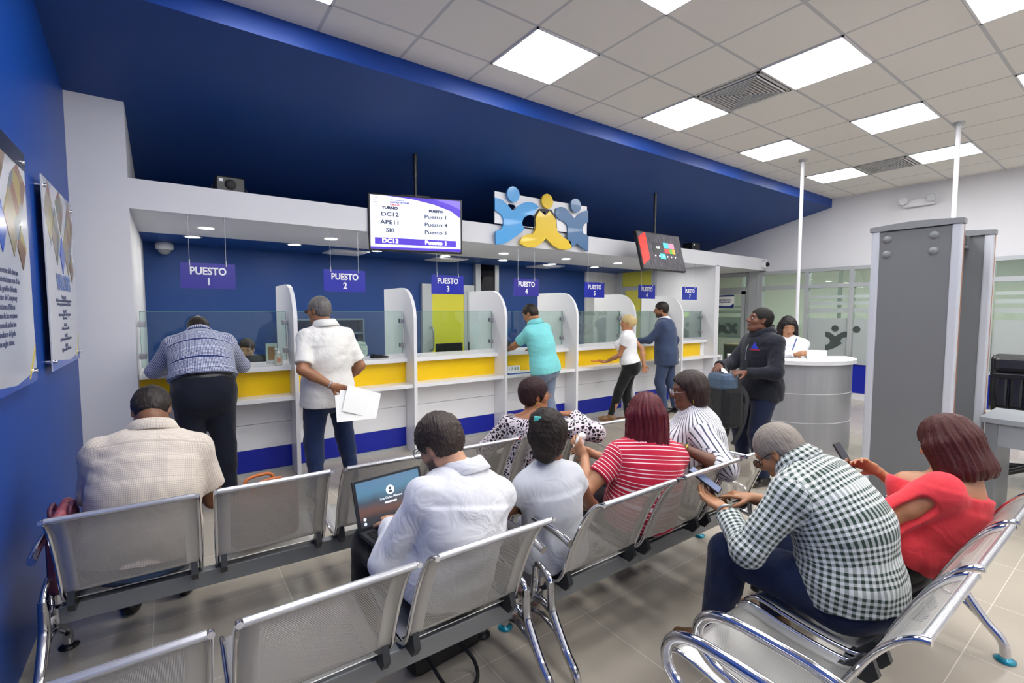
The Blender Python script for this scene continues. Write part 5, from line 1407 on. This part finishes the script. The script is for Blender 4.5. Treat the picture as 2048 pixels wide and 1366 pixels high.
# aqua polo
b = who('man in an aqua polo shirt and grey jeans leaning at PUESTO 4', H=1.68, hip=(3.66, 4.42, .88), neck=(3.58, 4.50, 1.385), yaw=-12, bend=.03, look=(-25, -28, 0), headoff=(-.02, .06, .13),
        LH=(3.46, 4.90, 1.06), RH=(3.84, 4.88, 1.05), LE=(-1, -.4, -.6), RE=(1.5, -.5, .1), LF=(3.55, 4.38, .09), RF=(3.78, 4.36, .09), fat=.02, skin='a4714f', hand_l=dict(d=(-.2, .9, -.1), n=(0, 0, -1)), hand_r=dict(d=(-.3, .9, -.1), n=(0, 0, -1)), h=.008)
b.body().hair(hairmat('hair_black', '18120e', '2c2019', .6), 'short', .007)
b.top(cloth('aqua_polo', '7fd6d8', bumps=(22, .5, .015)), sleeve=.72, hem=-.07, collar=.03, fold=.005, seed=9, flare=.01)
b.fold_collar(MATS['aqua_polo'], r=1)
b.pants(cloth('jeans_washed', '76839a', rough=.9, bumps=(30, 1.0, .02)), fold=.005, top=.04); b.shoes(m_bshoe)
# blonde woman
b = who('blonde woman in a white t-shirt and black trousers holding a phone at PUESTO 5', H=1.54, female=True, hip=(5.20, 4.40, .80), neck=(5.16, 4.42, 1.255), yaw=-35, bend=-.03, look=(-38, -3, 0), headoff=(-.0, .01, .13),
        LH=(4.98, 4.64, .84), RH=(5.36, 4.30, .80), LE=(-.6, -.8, -.8), RE=(.4, -1, -.2), LF=(4.80, 4.42, .09), RF=(5.10, 4.36, .09), fat=.015, skin='b07a56', hand_l=dict(d=(-.8, .3, -.1), n=(0, 0, 1), curl=.5), h=.007, bust=1.1)
b.body().hair(hairmat('hair_blonde', 'b8935a', 'e6cf96', .7), 'short', .012, extra=[lambda s: Prim(s.hp(0, -.085, .0), s.hp(0, -.10, .03), .045, .04, (1, 0, 0), .02)])
b.top(cloth('white_tee', 'ececef'), sleeve=.42, hem=.03, fold=.004, seed=4, e=.009, loose=.002)
b.pants(cloth('black_leggings', '131315'), e=.006, flare=.0, top=.06); b.shoes(m_brshoe)
solo('mobile_phone', 'orange-cased phone in the hand of the blonde woman', 'phone', M().bbox(-.075, .075, -.035, .035, 0, .01, .003).xf(Matrix.Translation((4.84, 4.70, .845)) @ Matrix.Rotation(-.25, 4, 'Z')), mat('orange_case', 'd0602c', .4))
# suit man
b = who('bearded man with glasses in a slate blue suit at PUESTO 6', H=1.74, hip=(6.10, 4.48, .91), neck=(6.06, 4.50, 1.42), yaw=-28, look=(-34, -6, 0), headoff=(-.01, .04, .145), bend=.01,
        LH=(5.80, 4.84, 1.08), RH=(6.30, 4.52, .85), LE=(-.6, -.9, -.7), RE=(.6, -1, -.2), LF=(6.0, 4.42, .09), RF=(6.2, 4.36, .09), fat=.02, sw=.19, skin='9a6644', h=.008, mask=lambda x, y, z: np.clip((-z - .042) * 60, 0, .85) * (y > -.01) * (z > -.13))
b.body().hair(hairmat('hair_black', '18120e', '2c2019', .6), 'short', .010); b.glasses('101014')
b.top(cloth('suit_cloth', '3c4a68', bumps=(16, .5, .02)), sleeve=1.92, sl_e=.018, hem=-.16, collar=.022, fold=.005, fs=.7, e=.02, flare=.02, name='jacket', seed=6)
b.emit('shirt_collar', [p.grow(.011) for p in b.prims['neck']] + [('cut', b.neck + b.up2 * .045, b.up2), ('cut', b.neck, -b.up2)], m_white, h=.007)
b.fold_collar(m_white, r=.92, up=.008)
b.pants(cloth('suit_cloth', '3c4a68', bumps=(16, .5, .02))); b.shoes(m_bshoe)
# spotted blouse
b = who('woman in a black and white spotted blouse turned right over the bench back', H=1.58, female=True, hip=(1.96, 2.53, .455), neck=(1.925, 2.42, .865), yaw=5, tyaw=35, bend=.02, look=(108, 2, 0), headoff=(.0, .04, .125),
        LH=(1.90, 2.78, .62), RH=(2.17, 2.34, .86), LE=(-.8, -.1, -.7), RE=(1.0, -.9, -.4), LF=(1.86, 2.98, .09), RF=(2.06, 3.0, .09), fat=.05, sw=.185, skin='a46c48', hand_r=dict(d=(-.5, .6, .0), n=(0, 0, -1)), h=.006, bust=1.2)
b.body().hair(hairmat('hair_auburn_black', '1c0f10', '3a1c20', .5, .7), 'afro', .020, noise=.003, top=1.0); b.glasses('c8a890', r=.0013); b.hoop(1); b.hoop(-1)
b.top(cloth('spotted', 'e0d4da', 'leopard', '1b181c', .019), sleeve=1.9, sl_e=.02, hem=-.02, fold=.005, seed=11, lowneck=.02)
b.pants(m_navyp); b.shoes(m_bshoe)
# laptop man
b = who('bearded man in a white long-sleeved shirt and round glasses using a laptop', H=1.78, hip=(.87, 1.67, .47), neck=(.955, 1.67, .875), yaw=-4, tyaw=0, bend=.05, look=(-22, -30, 0), headoff=(-.06, .09, .12),
        LH=(.76, 1.96, .62), RH=(.90, 1.98, .62), LE=(-.8, -.5, -.9), RE=(.7, -.3, -.8), LF=(.68, 2.12, .09), RF=(.96, 2.14, .09), fat=.005, sw=.19, skin='c99878', hand_l=dict(d=(.2, .9, -.1), n=(0, 0, -1)), hand_r=dict(d=(-.2, .9, -.1), n=(0, 0, -1)), h=.006, mask=lambda x, y, z: np.clip((-z - .035) * 50, 0, .8) * (y > .0) * (z > -.13))
b.body().hair(hairmat('hair_brown', '1a1512', '4a3a32', .8), 'short', .017, noise=.0035, h=.005); b.glasses('2a3050', rx=.025, rz=.022)
b.top(cloth('white_linen', 'e6e6ea', bumps=(14, .7, .025)), sleeve=1.9, sl_e=.015, hem=-.03, collar=.055, fold=.009, fs=.9, e=.014, seed=12)
b.fold_collar(MATS['white_linen'], r=1)
b.pants(cloth('black_trousers', '121216')); b.shoes(m_bshoe)
LAP = Matrix.Translation((.81, 2.05, .577)) @ Matrix.Rotation(.12, 4, 'Z')
t = thing('laptop', 'black laptop showing a sign-in screen on the lap of the white-shirted man', 'laptop', (.81, 2.05, .577), .12)
M().bbox(-.175, .175, -.235, 0, -.012, .008, .004).obj('base', mat('laptop_black', '25272b', .4), t)
ky = M()
for r in range(5):
    for c in range(13): ky.box(-.155 + c * .024, -.135 + c * .024, -.045 - r * .022, -.028 - r * .022, .008, .0105)
ky.obj('keyboard', m_black, t)
mx = Matrix.Rotation(math.radians(-18), 4, 'X')
M().bbox(-.175, .175, 0, .009, .0, .225, .003).xf(mx).obj('lid', mat('laptop_black', '25272b', .4), t)
lt = NT('laptop_screen'); x, y, z = lt.sep(lt.obj())[:3]
f = lt.math('MULTIPLY', z, 4.6); cr = lt.new('ShaderNodeValToRGB'); lt.link(lt.math('ADD', f, lt.math('MULTIPLY', lt.noise(lt.obj(), 9, 3), .25)), cr.inputs[0])
els = cr.color_ramp.elements; els[0].color = srgb('1c232c'); els[1].color = srgb('4f6f8c')
for p_, c in ((.30, '2a2c34'), (.45, '5c4038'), (.62, '3c4450'), (.8, '4a7088')):
    e = els.new(p_); e.color = srgb(c)
lt.link(cr.outputs[0], lt.b.inputs['Emission Color']); lt.b.inputs['Emission Strength'].default_value = .9; lt.b.inputs['Base Color'].default_value = (.01, .01, .01, 1); lt.b.inputs['Roughness'].default_value = .3
M().box(-.160, .160, -.0015, 0, .018, .212).xf(mx).obj('screen', lt.m, t)
for nm_, ic in (('user_circle', M().prism(circle(0, .150, .021, 24), -.003, -.0015, 'xz')), ('round_icon', M().prism(circle(-.14, .052, .007, 14), -.003, -.0015, 'xz')), ('round_icon', M().prism(circle(-.14, .032, .007, 14), -.003, -.0015, 'xz')), ('text_field', M().box(-.035, .025, -.003, -.0015, .094, .102))):
    ic.xf(mx).obj(nm_, emit('icon_light', 'dfe6ec', .9), t)
M().merge(text('Luis Carlos Moreno', .014, .0002)).xf(mx @ Matrix.Translation((0, -.003, .118))).obj('lettering', emit('icon_light', 'dfe6ec', .9), t)
M().prism(circle(0, .156, .006, 14), -.004, -.003, 'xz').prism([(-.011, .138), (.011, .138), (.007, .147), (-.007, .147)], -.004, -.003, 'xz').xf(mx).obj('user_symbol', mat('icon_dark', '3a4a58', .5), t)
# girl
b = who('girl in a light grey t-shirt with a curly dark ponytail seated on the bench', H=1.40, female=True, hip=(1.43, 1.65, .445), neck=(1.395, 1.66, .825), yaw=0, tyaw=15, bend=.01, look=(58, -8, 0), headoff=(.02, .02, .11),
        LH=(1.34, 1.92, .58), RH=(1.60, 1.82, .60), LE=(-1, -.4, -.8), RE=(1, -.4, -.9), LF=(1.36, 1.92, .075), RF=(1.52, 1.94, .075), skin='7a4c34', h=.006, bust=.4, sw=.155, fat=.008)
hm = hairmat('hair_curly_black', '120d0b', '2e231d', .35, .65)
b.body().hair(hm, 'afro', .018, noise=.006, freq=140, extra=[lambda s: Prim(s.hp(0, -.045, .09), s.hp(0, -.08, .10), .088, .080, (1, 0, 0), .03), lambda s: Prim(s.hp(0, -.075, .03), s.hp(0, -.09, -.03), .078, .055, (1, 0, 0), .03)])
cl = M().bbox(-.018, .018, -.006, .006, -.012, .012, .005); cl.xf(Matrix.Translation(b.loc(b.hp(-.02, -.155, .135))) @ Matrix.Rotation(-1.0, 4, 'Z')); cl.obj('hair_clip', mat('teal_clip', '5fd0c4', .3), b.root)
b.top(cloth('grey_tee', 'd2d4da', bumps=(16, .6, .02)), sleeve=.36, hem=-.05, e=.014, sl_e=.014, fold=.005, seed=14, flare=.01)
b.pants(cloth('grey_leggings', '8f9098')); b.shoes(mat('pink_shoe', 'c98a94', .5))
# red striped woman
b = who('woman with long dark red hair in a red and white striped top', H=1.60, female=True, hip=(2.06, 1.66, .455), neck=(2.10, 1.65, .835), yaw=0, tyaw=22, bend=.04, look=(42, -6, 0), headoff=(.0, .025, .14),
        LH=(1.87, 1.90, .73), RH=(2.02, 1.98, .70), LE=(-1, -.5, -.9), RE=(1, -.3, -.9), LF=(1.97, 2.08, .09), RF=(2.16, 2.1, .09), fat=.065, sw=.20, skin='b98462', hand_l=dict(d=(-.1, .5, .6), n=(.9, .2, 0), curl=.35), h=.006, bust=1.3)
hr_ = hairmat('hair_wine', '3a0a16', '6e1424', 1.0, .38)
b.body(); b.hair(hr_, 'long', h=.0055, noise=.0055, extra=[
    lambda s: Prim(s.hp(0, -.012, .036), s.hp(0, -.014, .030), (.092, .108), (.092, .108), s.hr, .02, ru=.098),
    lambda s: Prim(s.hp(0, -.045, .0), s.hp(0, -.085, -.27), (.104, .080), (.118, .050), s.hr, .04, ru=.05),
    lambda s: Prim(s.hp(.075, -.01, .0), s.hp(.092, -.03, -.24), (.025, .05), (.030, .04), s.hr, .04),
    lambda s: Prim(s.hp(-.075, -.01, .0), s.hp(-.092, -.03, -.24), (.025, .05), (.030, .04), s.hr, .04),
    lambda s: Prim(s.hp(0, .105, -.02), s.hp(0, .105, -.13), (.075, .07), (.07, .07), s.hr, .015, sub=True)])
b.top(cloth('red_stripe', 'c0203e', 'hstripe', 'f0dde0', .019, extra=.2), sleeve=.62, hem=-.03, fold=.005, seed=15, flare=.01)
b.pants(cloth('patterned_dark', '241b24')); b.shoes(m_bshoe)
M().tube([b.loc(b.neck + v) for v in (b.TR * .13 + b.TF * .1 - Z3 * .05, b.TR * .12 - b.TF * .02 - Z3 * .005, b.TR * .11 - b.TF * .125 - Z3 * .10, b.TR * .06 - b.TF * .16 - Z3 * .25, -b.TR * .02 - b.TF * .15 - Z3 * .40)], .012, 8, sx=.35, up=(0, 1, 0)).obj('bag_strap', m_black, b.root)
tb = M().sphere((0, 0, 0), .035, 10, sc=(.9, .6, 1.1)).sphere((.015, .0, .03), .025, 8).sphere((-.012, .01, -.025), .025, 8)
tb.xf(Matrix.Translation((1.885, 1.955, .80))); solo('tissue', 'crumpled white tissue in the raised hand of the red-haired woman', 'tissue', tb, m_paper)
# striped blouse woman
b = who('woman with glasses in a white blouse with dark vertical stripes, face turned left', H=1.64, female=True, hip=(2.63, 1.69, .475), neck=(2.57, 1.68, .94), yaw=-15, tyaw=-42, bend=.03, look=(-48, -8, 0), headoff=(.0, .035, .125),
        LH=(2.27, 1.55, .80), RH=(2.45, 2.0, .70), LE=(-.6, -1.0, -.6), RE=(1, 0, -.9), LF=(2.46, 2.12, .09), RF=(2.72, 2.16, .09), fat=.05, sw=.19, skin='6e4632', hand_l=dict(d=(-.9, .3, .0), n=(0, .2, -1), curl=.4), h=.006, bust=1.3, lip='7a3a3c')
b.body(); b.hair(hairmat('hair_dark_brown', '1c1210', '382420', 1.0, .4), 'long', h=.0055, noise=.002, extra=[
    lambda s: Prim(s.hp(0, -.012, .036), s.hp(0, -.014, .030), (.090, .108), (.090, .108), s.hr, .02, ru=.095),
    lambda s: Prim(s.hp(0, -.040, .0), s.hp(0, -.055, -.075), (.090, .078), (.085, .065), s.hr, .04, ru=.05),
    lambda s: Prim(s.hp(0, .092, -.020), s.hp(0, .10, -.10), (.090, .100), (.095, .09), s.hr, .012, sub=True), lambda s: ('cut', s.hp(0, 0, -.10), -s.hu)])
b.glasses('b8a8a4', r=.0014, rx=.026, rz=.017)
M().tube([b.loc(b.hp(-.082, -.004, -.032)), b.loc(b.hp(-.083, -.004, -.07))], [.002, .004], 6).obj('earring', mat('gold', 'd8b048', .2, 1.0), b.root)
b.top(cloth('dark_stripe', 'e9e8ec', 'vstripe', '50566a', .023, extra=.28), sleeve=1.25, sl_e=.022, hem=-.04, collar=.02, fold=.006, seed=16, flare=.015)
b.pants(m_navyp); b.shoes(m_bshoe); b.band(b.EL, b.WL, .92, .031, .008, mat('gold', 'd8b048', .2, 1.0), 'bracelet')
# guard
b = who('man in a dark zipped jacket looking up beside the reception desk', H=1.66, hip=(4.29, 2.15, .87), neck=(4.31, 2.15, 1.345), yaw=-62, tyaw=-66, look=(-44, 12, 0), headoff=(.0, .03, .12), bend=.01,
        LH=(3.97, 2.12, 1.02), RH=(3.96, 2.36, 1.06), LE=(-.7, -.6, -.8), RE=(.7, -.6, -.8), LF=(4.22, 2.06, .09), RF=(4.30, 2.28, .09), fat=.03, sw=.19, skin='6b4230', hand_l=dict(d=(-.75, .35, .1), n=(.2, .2, -.9), curl=.7), hand_r=dict(d=(-.6, -.4, .0), n=(0, -.4, -.8), curl=.7), h=.006, lip='5a3430')
b.body().hair(hairmat('hair_black_crop', '100c0a', '1e1714', .4, .7), 'short', .005, noise=.001, hl=.060)
b.emit('shirt_collar', [p.grow(.012) for p in b.prims['neck']] + [('cut', b.neck + b.up2 * .045, b.up2), ('cut', b.neck - b.up2 * .02, -b.up2)], m_white, h=.006)
b.top(cloth('jacket_dark', '1a1d28', bumps=(10, .6, .03)), sleeve=1.93, sl_e=.017, hem=-.10, collar=.026, fold=.006, fs=.8, e=.014, name='jacket', seed=17, flare=.005)
b.fold_collar(MATS['jacket_dark'], r=1.08)
b.pants(cloth('trousers_uniform', '16203c')); b.shoes(m_bshoe)
q = b.ch - b.back * .150 - b.tr2 * .085 + b.up2 * .0
lg = M(); dirn = -b.back
tri = M().prism([(-.035, 0), (.035, 0), (.0, .055)], 0, .003, 'xz'); rd = M().box(-.045, .045, 0, .003, -.014, -.004)
mxl = Matrix.Translation(b.loc(q)) @ Matrix.Rotation(math.radians(180 + 66 + 14), 4, 'Z')
tri.xf(mxl).obj('blue_logo', mat('logo_blue', '2c40c0', .5), b.root); rd.xf(mxl).obj('red_logo_line', mat('logo_red', 'b02848', .5), b.root)
M().tube([b.loc(b.neck - b.back * .135 - b.up2 * .09), b.loc(b.ch - b.back * .16), b.loc(b.mid - b.back * .172)], .003, 6).obj('zip', m_steel, b.root)
solo('white_card', 'small white card in the hands of the man in the dark jacket', 'card', M().bbox(-.045, .045, -.028, .028, 0, .004, .001).xf(Matrix.Translation((3.86, 2.24, 1.035)) @ Matrix.Rotation(.5, 4, 'X') @ Matrix.Rotation(.6, 4, 'Z')), m_paper)
t = thing('backpack', 'black backpack with slate blue top hanging in front of the dark-jacketed man', 'backpack', (3.90, 2.26, .55), math.radians(66))
M().bbox(-.15, .15, -.10, .10, 0, .36, .05).obj('main_compartment', cloth('pack_black', '1c1d20', bumps=(20, .6, .02)), t)
M().bbox(-.13, .13, -.06, .10, .30, .47, .05).obj('top_panel', cloth('pack_slate', '4a5d72', bumps=(20, .6, .02)), t)
M().bbox(-.12, .12, -.13, -.08, .03, .22, .022).obj('front_pocket', cloth('pack_black', '1c1d20', bumps=(20, .6, .02)), t)
for s_ in (-1, 1):
    M().tube(bez([(s_ * .09, -.09, .36), (s_ * .11, -.14, .26), (s_ * .10, -.135, .10), (s_ * .08, -.11, -.03), (s_ * .06 + .03, -.08, -.16)]), .024, 10, sx=.4, up=(0, 1, 0)).obj('strap', mat('strap_grey', '2c2e33', .7), t)
M().tube(bez([(-.05, 0, .46), (0, 0, .52), (.05, 0, .46)]), .008, 8).obj('handle', m_black, t)
# receptionist
b = who('woman with long wavy dark hair in a white blouse behind the reception desk', H=1.54, female=True, hip=(5.86, 2.62, .78), neck=(5.84, 2.60, 1.235), yaw=-112, tyaw=-112, look=(-126, -22, 0), headoff=(.02, .03, .13), bend=.01,
        LH=(5.52, 2.58, 1.07), RH=(5.60, 2.42, 1.07), LE=(-1, -.3, -.6), RE=(1, -.3, -.6), LF=(5.80, 2.70, .09), RF=(5.92, 2.56, .09), skin='b58260', h=.007, fat=.02)
b.body(); b.hair(hairmat('hair_black_wavy', '0f0c0d', '241c1c', .5, .4), 'long', h=.006, noise=.006, extra=[
    lambda s: Prim(s.hp(0, -.012, .034), s.hp(0, -.014, .030), (.084, .104), (.084, .104), s.hr, .02, ru=.092),
    lambda s: Prim(s.hp(0, -.055, .0), s.hp(0, -.085, -.20), (.095, .06), (.10, .045), s.hr, .04, ru=.05),
    lambda s: Prim(s.hp(-.080, -.0, -.02), s.hp(-.105, .04, -.26), (.028, .04), (.030, .03), s.hr, .04),
    lambda s: Prim(s.hp(.080, -.0, -.02), s.hp(.10, .02, -.20), (.026, .04), (.028, .03), s.hr, .04),
    lambda s: Prim(s.hp(0, .10, -.005), s.hp(0, .10, -.15), (.066, .088), (.06, .08), s.hr, .015, sub=True)])
b.top(cloth('white_blouse', 'e6e6ea'), sleeve=1.9, sl_e=.018, hem=-.05, collar=.02, fold=.005, seed=19)
b.pants(m_navyp); b.shoes(m_bshoe)
M().tube([b.loc(b.neck + v) for v in (b.TR * .07 + b.TF * .07, b.TR * .04 + b.TF * .14 - Z3 * .11, b.TF * .15 - Z3 * .24, -b.TR * .04 + b.TF * .14 - Z3 * .11, -b.TR * .07 + b.TF * .07)], .006, 6).obj('lanyard', mat('lanyard_blue', '1f4a8c', .6), b.root)
# checked shirt man
b = who('grey-haired man in a green and white checked shirt bent over his phone', H=1.74, hip=(2.11, .68, .475), neck=(2.115, .88, .900), bend=.075, look=(-4, -42, 0), headoff=(-.01, .078, .045),
        LH=(1.98, 1.13, .665), RH=(2.22, 1.13, .66), LE=(-1, -.5, -.9), RE=(1, -.4, -.8), LF=(1.93, 1.14, .09), RF=(2.36, 1.08, .09), LKh=np.array([-.1, .8, .5]), RKh=np.array([.1, .8, .5]), fat=.035, sw=.205, skin='b07c58',
        hand_l=dict(d=(.05, .85, .32), n=(.3, -.3, .85), t=(-1, .1, 0), curls=[.35, .4, .45, .5], thumb=.25), hand_r=dict(d=(-.55, .75, .12), n=(-.1, .0, -1), curls=[.15, .6, .8, .9], t=(-.8, .5, .1)), h=.005)
b.body(); b.hair(hairmat('hair_silver', '5a5148', 'b8aca0', 1.0, .5), 'short', .008, noise=.002, h=.005, hl=.058); b.glasses('141416', r=.002)
b.top(cloth('green_check', 'dfe3e2', 'check', '2e4238', .021), sleeve=1.78, sl_e=.018, hem=-.02, collar=.040, fold=.006, e=.017, seed=21)
b.fold_collar(MATS['green_check'], r=1)
b.pants(cloth('jeans_indigo', '1a2748', rough=.9, bumps=(80, .5, .006)), top=.09, fold=.004, e=.012); b.belt(m_black, .09); b.shoes(m_brshoe)
b.band(b.EL, b.WL, .95, .031, .014, m_steel, 'watch')
t = thing('mobile_phone', 'phone with a lit photo screen held by the checked-shirt man', 'phone', (2.015, 1.25, .758), rot=(.55, 0, .35))
M().bbox(-.038, .038, -.08, .08, -.005, .004, .004).obj('casing', m_black, t); M().box(-.034, .034, -.075, .075, .004, .005).obj('screen', emit('phone_screen', '5c6688', .7), t)
# coral top woman
b = who('woman with dark red bobbed hair in a coral off-shoulder top holding a phone', H=1.64, female=True, hip=(2.66, .68, .475), neck=(2.73, .50, .850), yaw=0, tyaw=4, bend=.03, look=(8, -22, 0), headoff=(-.02, .045, .125),
        LH=(2.52, .93, .60), RH=(2.86, .83, .745), LE=(-1, -.5, -.8), RE=(.9, -.2, -1), LF=(2.58, 1.12, .09), RF=(2.78, 1.14, .09), fat=.03, sw=.19, skin='bd8460', hand_r=dict(d=(-.45, .75, .45), n=(-.7, -.2, -.3), curls=[.35, .5, .6, .7]), h=.0055, bust=1.25)
b.body(); b.hair(hairmat('hair_mahogany', '2a0c0c', '5c1a16', 1.0, .38), 'long', h=.0055, noise=.0035, extra=[
    lambda s: Prim(s.hp(0, -.012, .038), s.hp(0, -.014, .030), (.087, .104), (.087, .104), s.hr, .02, ru=.096),
    lambda s: Prim(s.hp(0, -.040, .0), s.hp(0, -.055, -.12), (.092, .080), (.100, .078), s.hr, .04, ru=.06),
    lambda s: Prim(s.hp(.08, .01, .0), s.hp(.09, .0, -.12), (.025, .05), (.030, .05), s.hr, .04), lambda s: Prim(s.hp(-.08, .01, .0), s.hp(-.09, .0, -.12), (.025, .05), (.030, .05), s.hr, .04),
    lambda s: Prim(s.hp(0, .11, -.03), s.hp(0, .11, -.13), (.078, .07), (.07, .07), s.hr, .015, sub=True), lambda s: ('cut', s.hp(0, 0, -.160), -s.hu)])
mc = cloth('coral', 'f0444e', bumps=(16, .5, .02))
cutL = Prim(b.SL + (b.EL - b.SL) * .35 + np.array([-.06, -.03, 0]), b.SL + (b.EL - b.SL) * .85 + np.array([-.05, -.03, 0]), .048, .052, (1, 0, 0), .008, sub=True)
b.top(mc, sleeve=1.15, sl_e=.03, hem=.02, fold=.006, seed=23, lowneck=.078, e=.015, extra=[cutL])
rf = M(); pts = []
for i in range(49):
    a = 2 * PI * i / 48; r_ = 1 + .03 * math.sin(a * 22)
    p = b.neck - b.up2 * (.078 + .006 * math.sin(a * 19)) + b.tr2 * math.sin(a) * .178 * r_ + b.back * math.cos(a) * .104 * r_ - (b.up2 * .03 * max(0, -math.cos(a))) + b.up2 * .02 * abs(math.sin(a)) ** 2
    pts.append(b.loc(p))
rf.tube(pts, .009, 8).obj('ruffle_neckline', mc, b.root)
for dz in ((0, 0, -.17), (.03, .03, -.1)):
    p0 = b.EL + np.array([-.05, -.02, .0]); M().tube(bez([b.loc(p0), b.loc(p0 + np.array([-.02, -.01, -.03])), b.loc(p0 + np.array(dz))]), .0035, 6).obj('tie', mc, b.root)
b.pants(cloth('black_trousers', '121216'), top=.03); b.shoes(m_bshoe)
t = thing('mobile_phone', 'dark phone held up by the woman in the coral top', 'phone', (2.79, .955, .80), rot=(1.0, 0, .0))
M().bbox(-.038, .038, -.078, .078, -.005, .004, .004).obj('casing', mat('dark_case', '2a2022', .4), t); M().box(-.034, .034, -.073, .073, .004, .005).obj('screen', emit('phone_screen_dim', '2c2c38', .3), t)
# clerk
b = who('clerk in a light blue shirt seated behind the glass at PUESTO 1', H=1.62, female=True, hip=(.70, 6.05, .51), neck=(.68, 6.0, 1.01), yaw=180, look=(200, -18, 0), headoff=(0, .05, .12), LH=(.83, 5.72, .78), RH=(.53, 5.72, .78), LF=(.78, 5.75, .09), RF=(.58, 5.75, .09), skin='b98a6c', h=.008)
b.body().hair(hairmat('hair_dark_brown', '1c1210', '382420', 1.0, .4), 'short', .010)
b.top(cloth('light_blue_shirt', '8fb4e0'), sleeve=1.9, collar=.03, hem=-.04); b.pants(m_navyp); b.shoes(m_bshoe)
b.fold_collar(MATS['light_blue_shirt'], r=1)
t = thing('clerk_chair', 'blue office chair of the clerk behind PUESTO 1', 'chair', (.71, 6.12, 0))
M().bbox(-.22, .22, -.22, .22, .34, .375, .015).obj('seat', m_navy, t); M().bbox(-.2, .2, .22, .26, .5, .95, .015).obj('backrest', m_navy, t); M().cyl((0, 0, .05), (0, 0, .34), .03).obj('gas_column', m_black, t)
M().lathe([(.26, 0), (.26, .02), (.05, .05)], n=10).box(-.03, .03, .2, .25, .34, .55).obj('base', m_black, t)
# bags
def handbag(name, label, loc, rz, w, d, h, m_, mh, hh=.14):
    t = thing(name, label, 'bag', loc, rz)
    bd = M(); bd.bbox(-w / 2, w / 2, -d / 2, d / 2, 0, h, min(d, h) * .28).obj('body', m_, t)
    for s_ in (-1, 1): M().tube(bez([(-w * .25, s_ * d * .3, h * .95), (-w * .2, s_ * d * .35, h + hh * .8), (0, s_ * d * .36, h + hh), (w * .2, s_ * d * .35, h + hh * .8), (w * .25, s_ * d * .3, h * .95)]), .009, 8).obj('handle', mh, t)
    return t
m_tan = mat('tan_leather', 'b8642c', .4); m_brl = mat('brown_leather', '6b3a22', .4); m_rose = mat('rose_leather', 'a85a64', .45); m_plum = mat('plum_leather', '5a2c40', .4)
handbag('handbag', 'tan and brown handbag on the seat beside the beige-shirted man', (.36, 2.68, .37), .3, .32, .15, .27, m_brl, m_tan, .06)
t = handbag('handbag', 'rose handbag with scalloped top squeezed between the first seat and the wall', (-.405, 2.74, .37), 1.57, .22, .09, .32, m_plum, m_plum, .03)
sc_ = M()
for i in range(7): sc_.sphere((-.13 + i * .043, -.0, .315), .028, 8, sc=(1, .9, 1))
sc_.obj('scalloped_trim', m_rose, t)
handbag('handbag', 'brown handbag with two handles on the lap of the coral-topped woman', (2.70, .96, .56), .2, .26, .12, .16, m_brl, m_brl, .09)
t = thing('patterned_bag', 'brown patterned bag on the seat of the woman in dark stripes', 'bag', (2.33, 1.47, .66), .2)
M().sphere((0, 0, 0), .06, sc=(2.0, .7, .8)).obj('body', cloth('bag_pattern', '6b5236', 'leopard', '201814', .03), t)
t = thing('laptop_bag', 'black bag on the floor under the laptop bench', 'bag', (.95, 1.85, 0), .1)
M().bbox(-.18, .18, -.06, .06, 0, .14, .03).obj('body', m_black, t); M().tube(bez([(.02, -.06, .10), (.05, -.16, .04), (.0, -.24, .012), (-.1, -.2, .012), (-.12, -.06, .08)]), .008, 8).obj('strap', m_black, t)
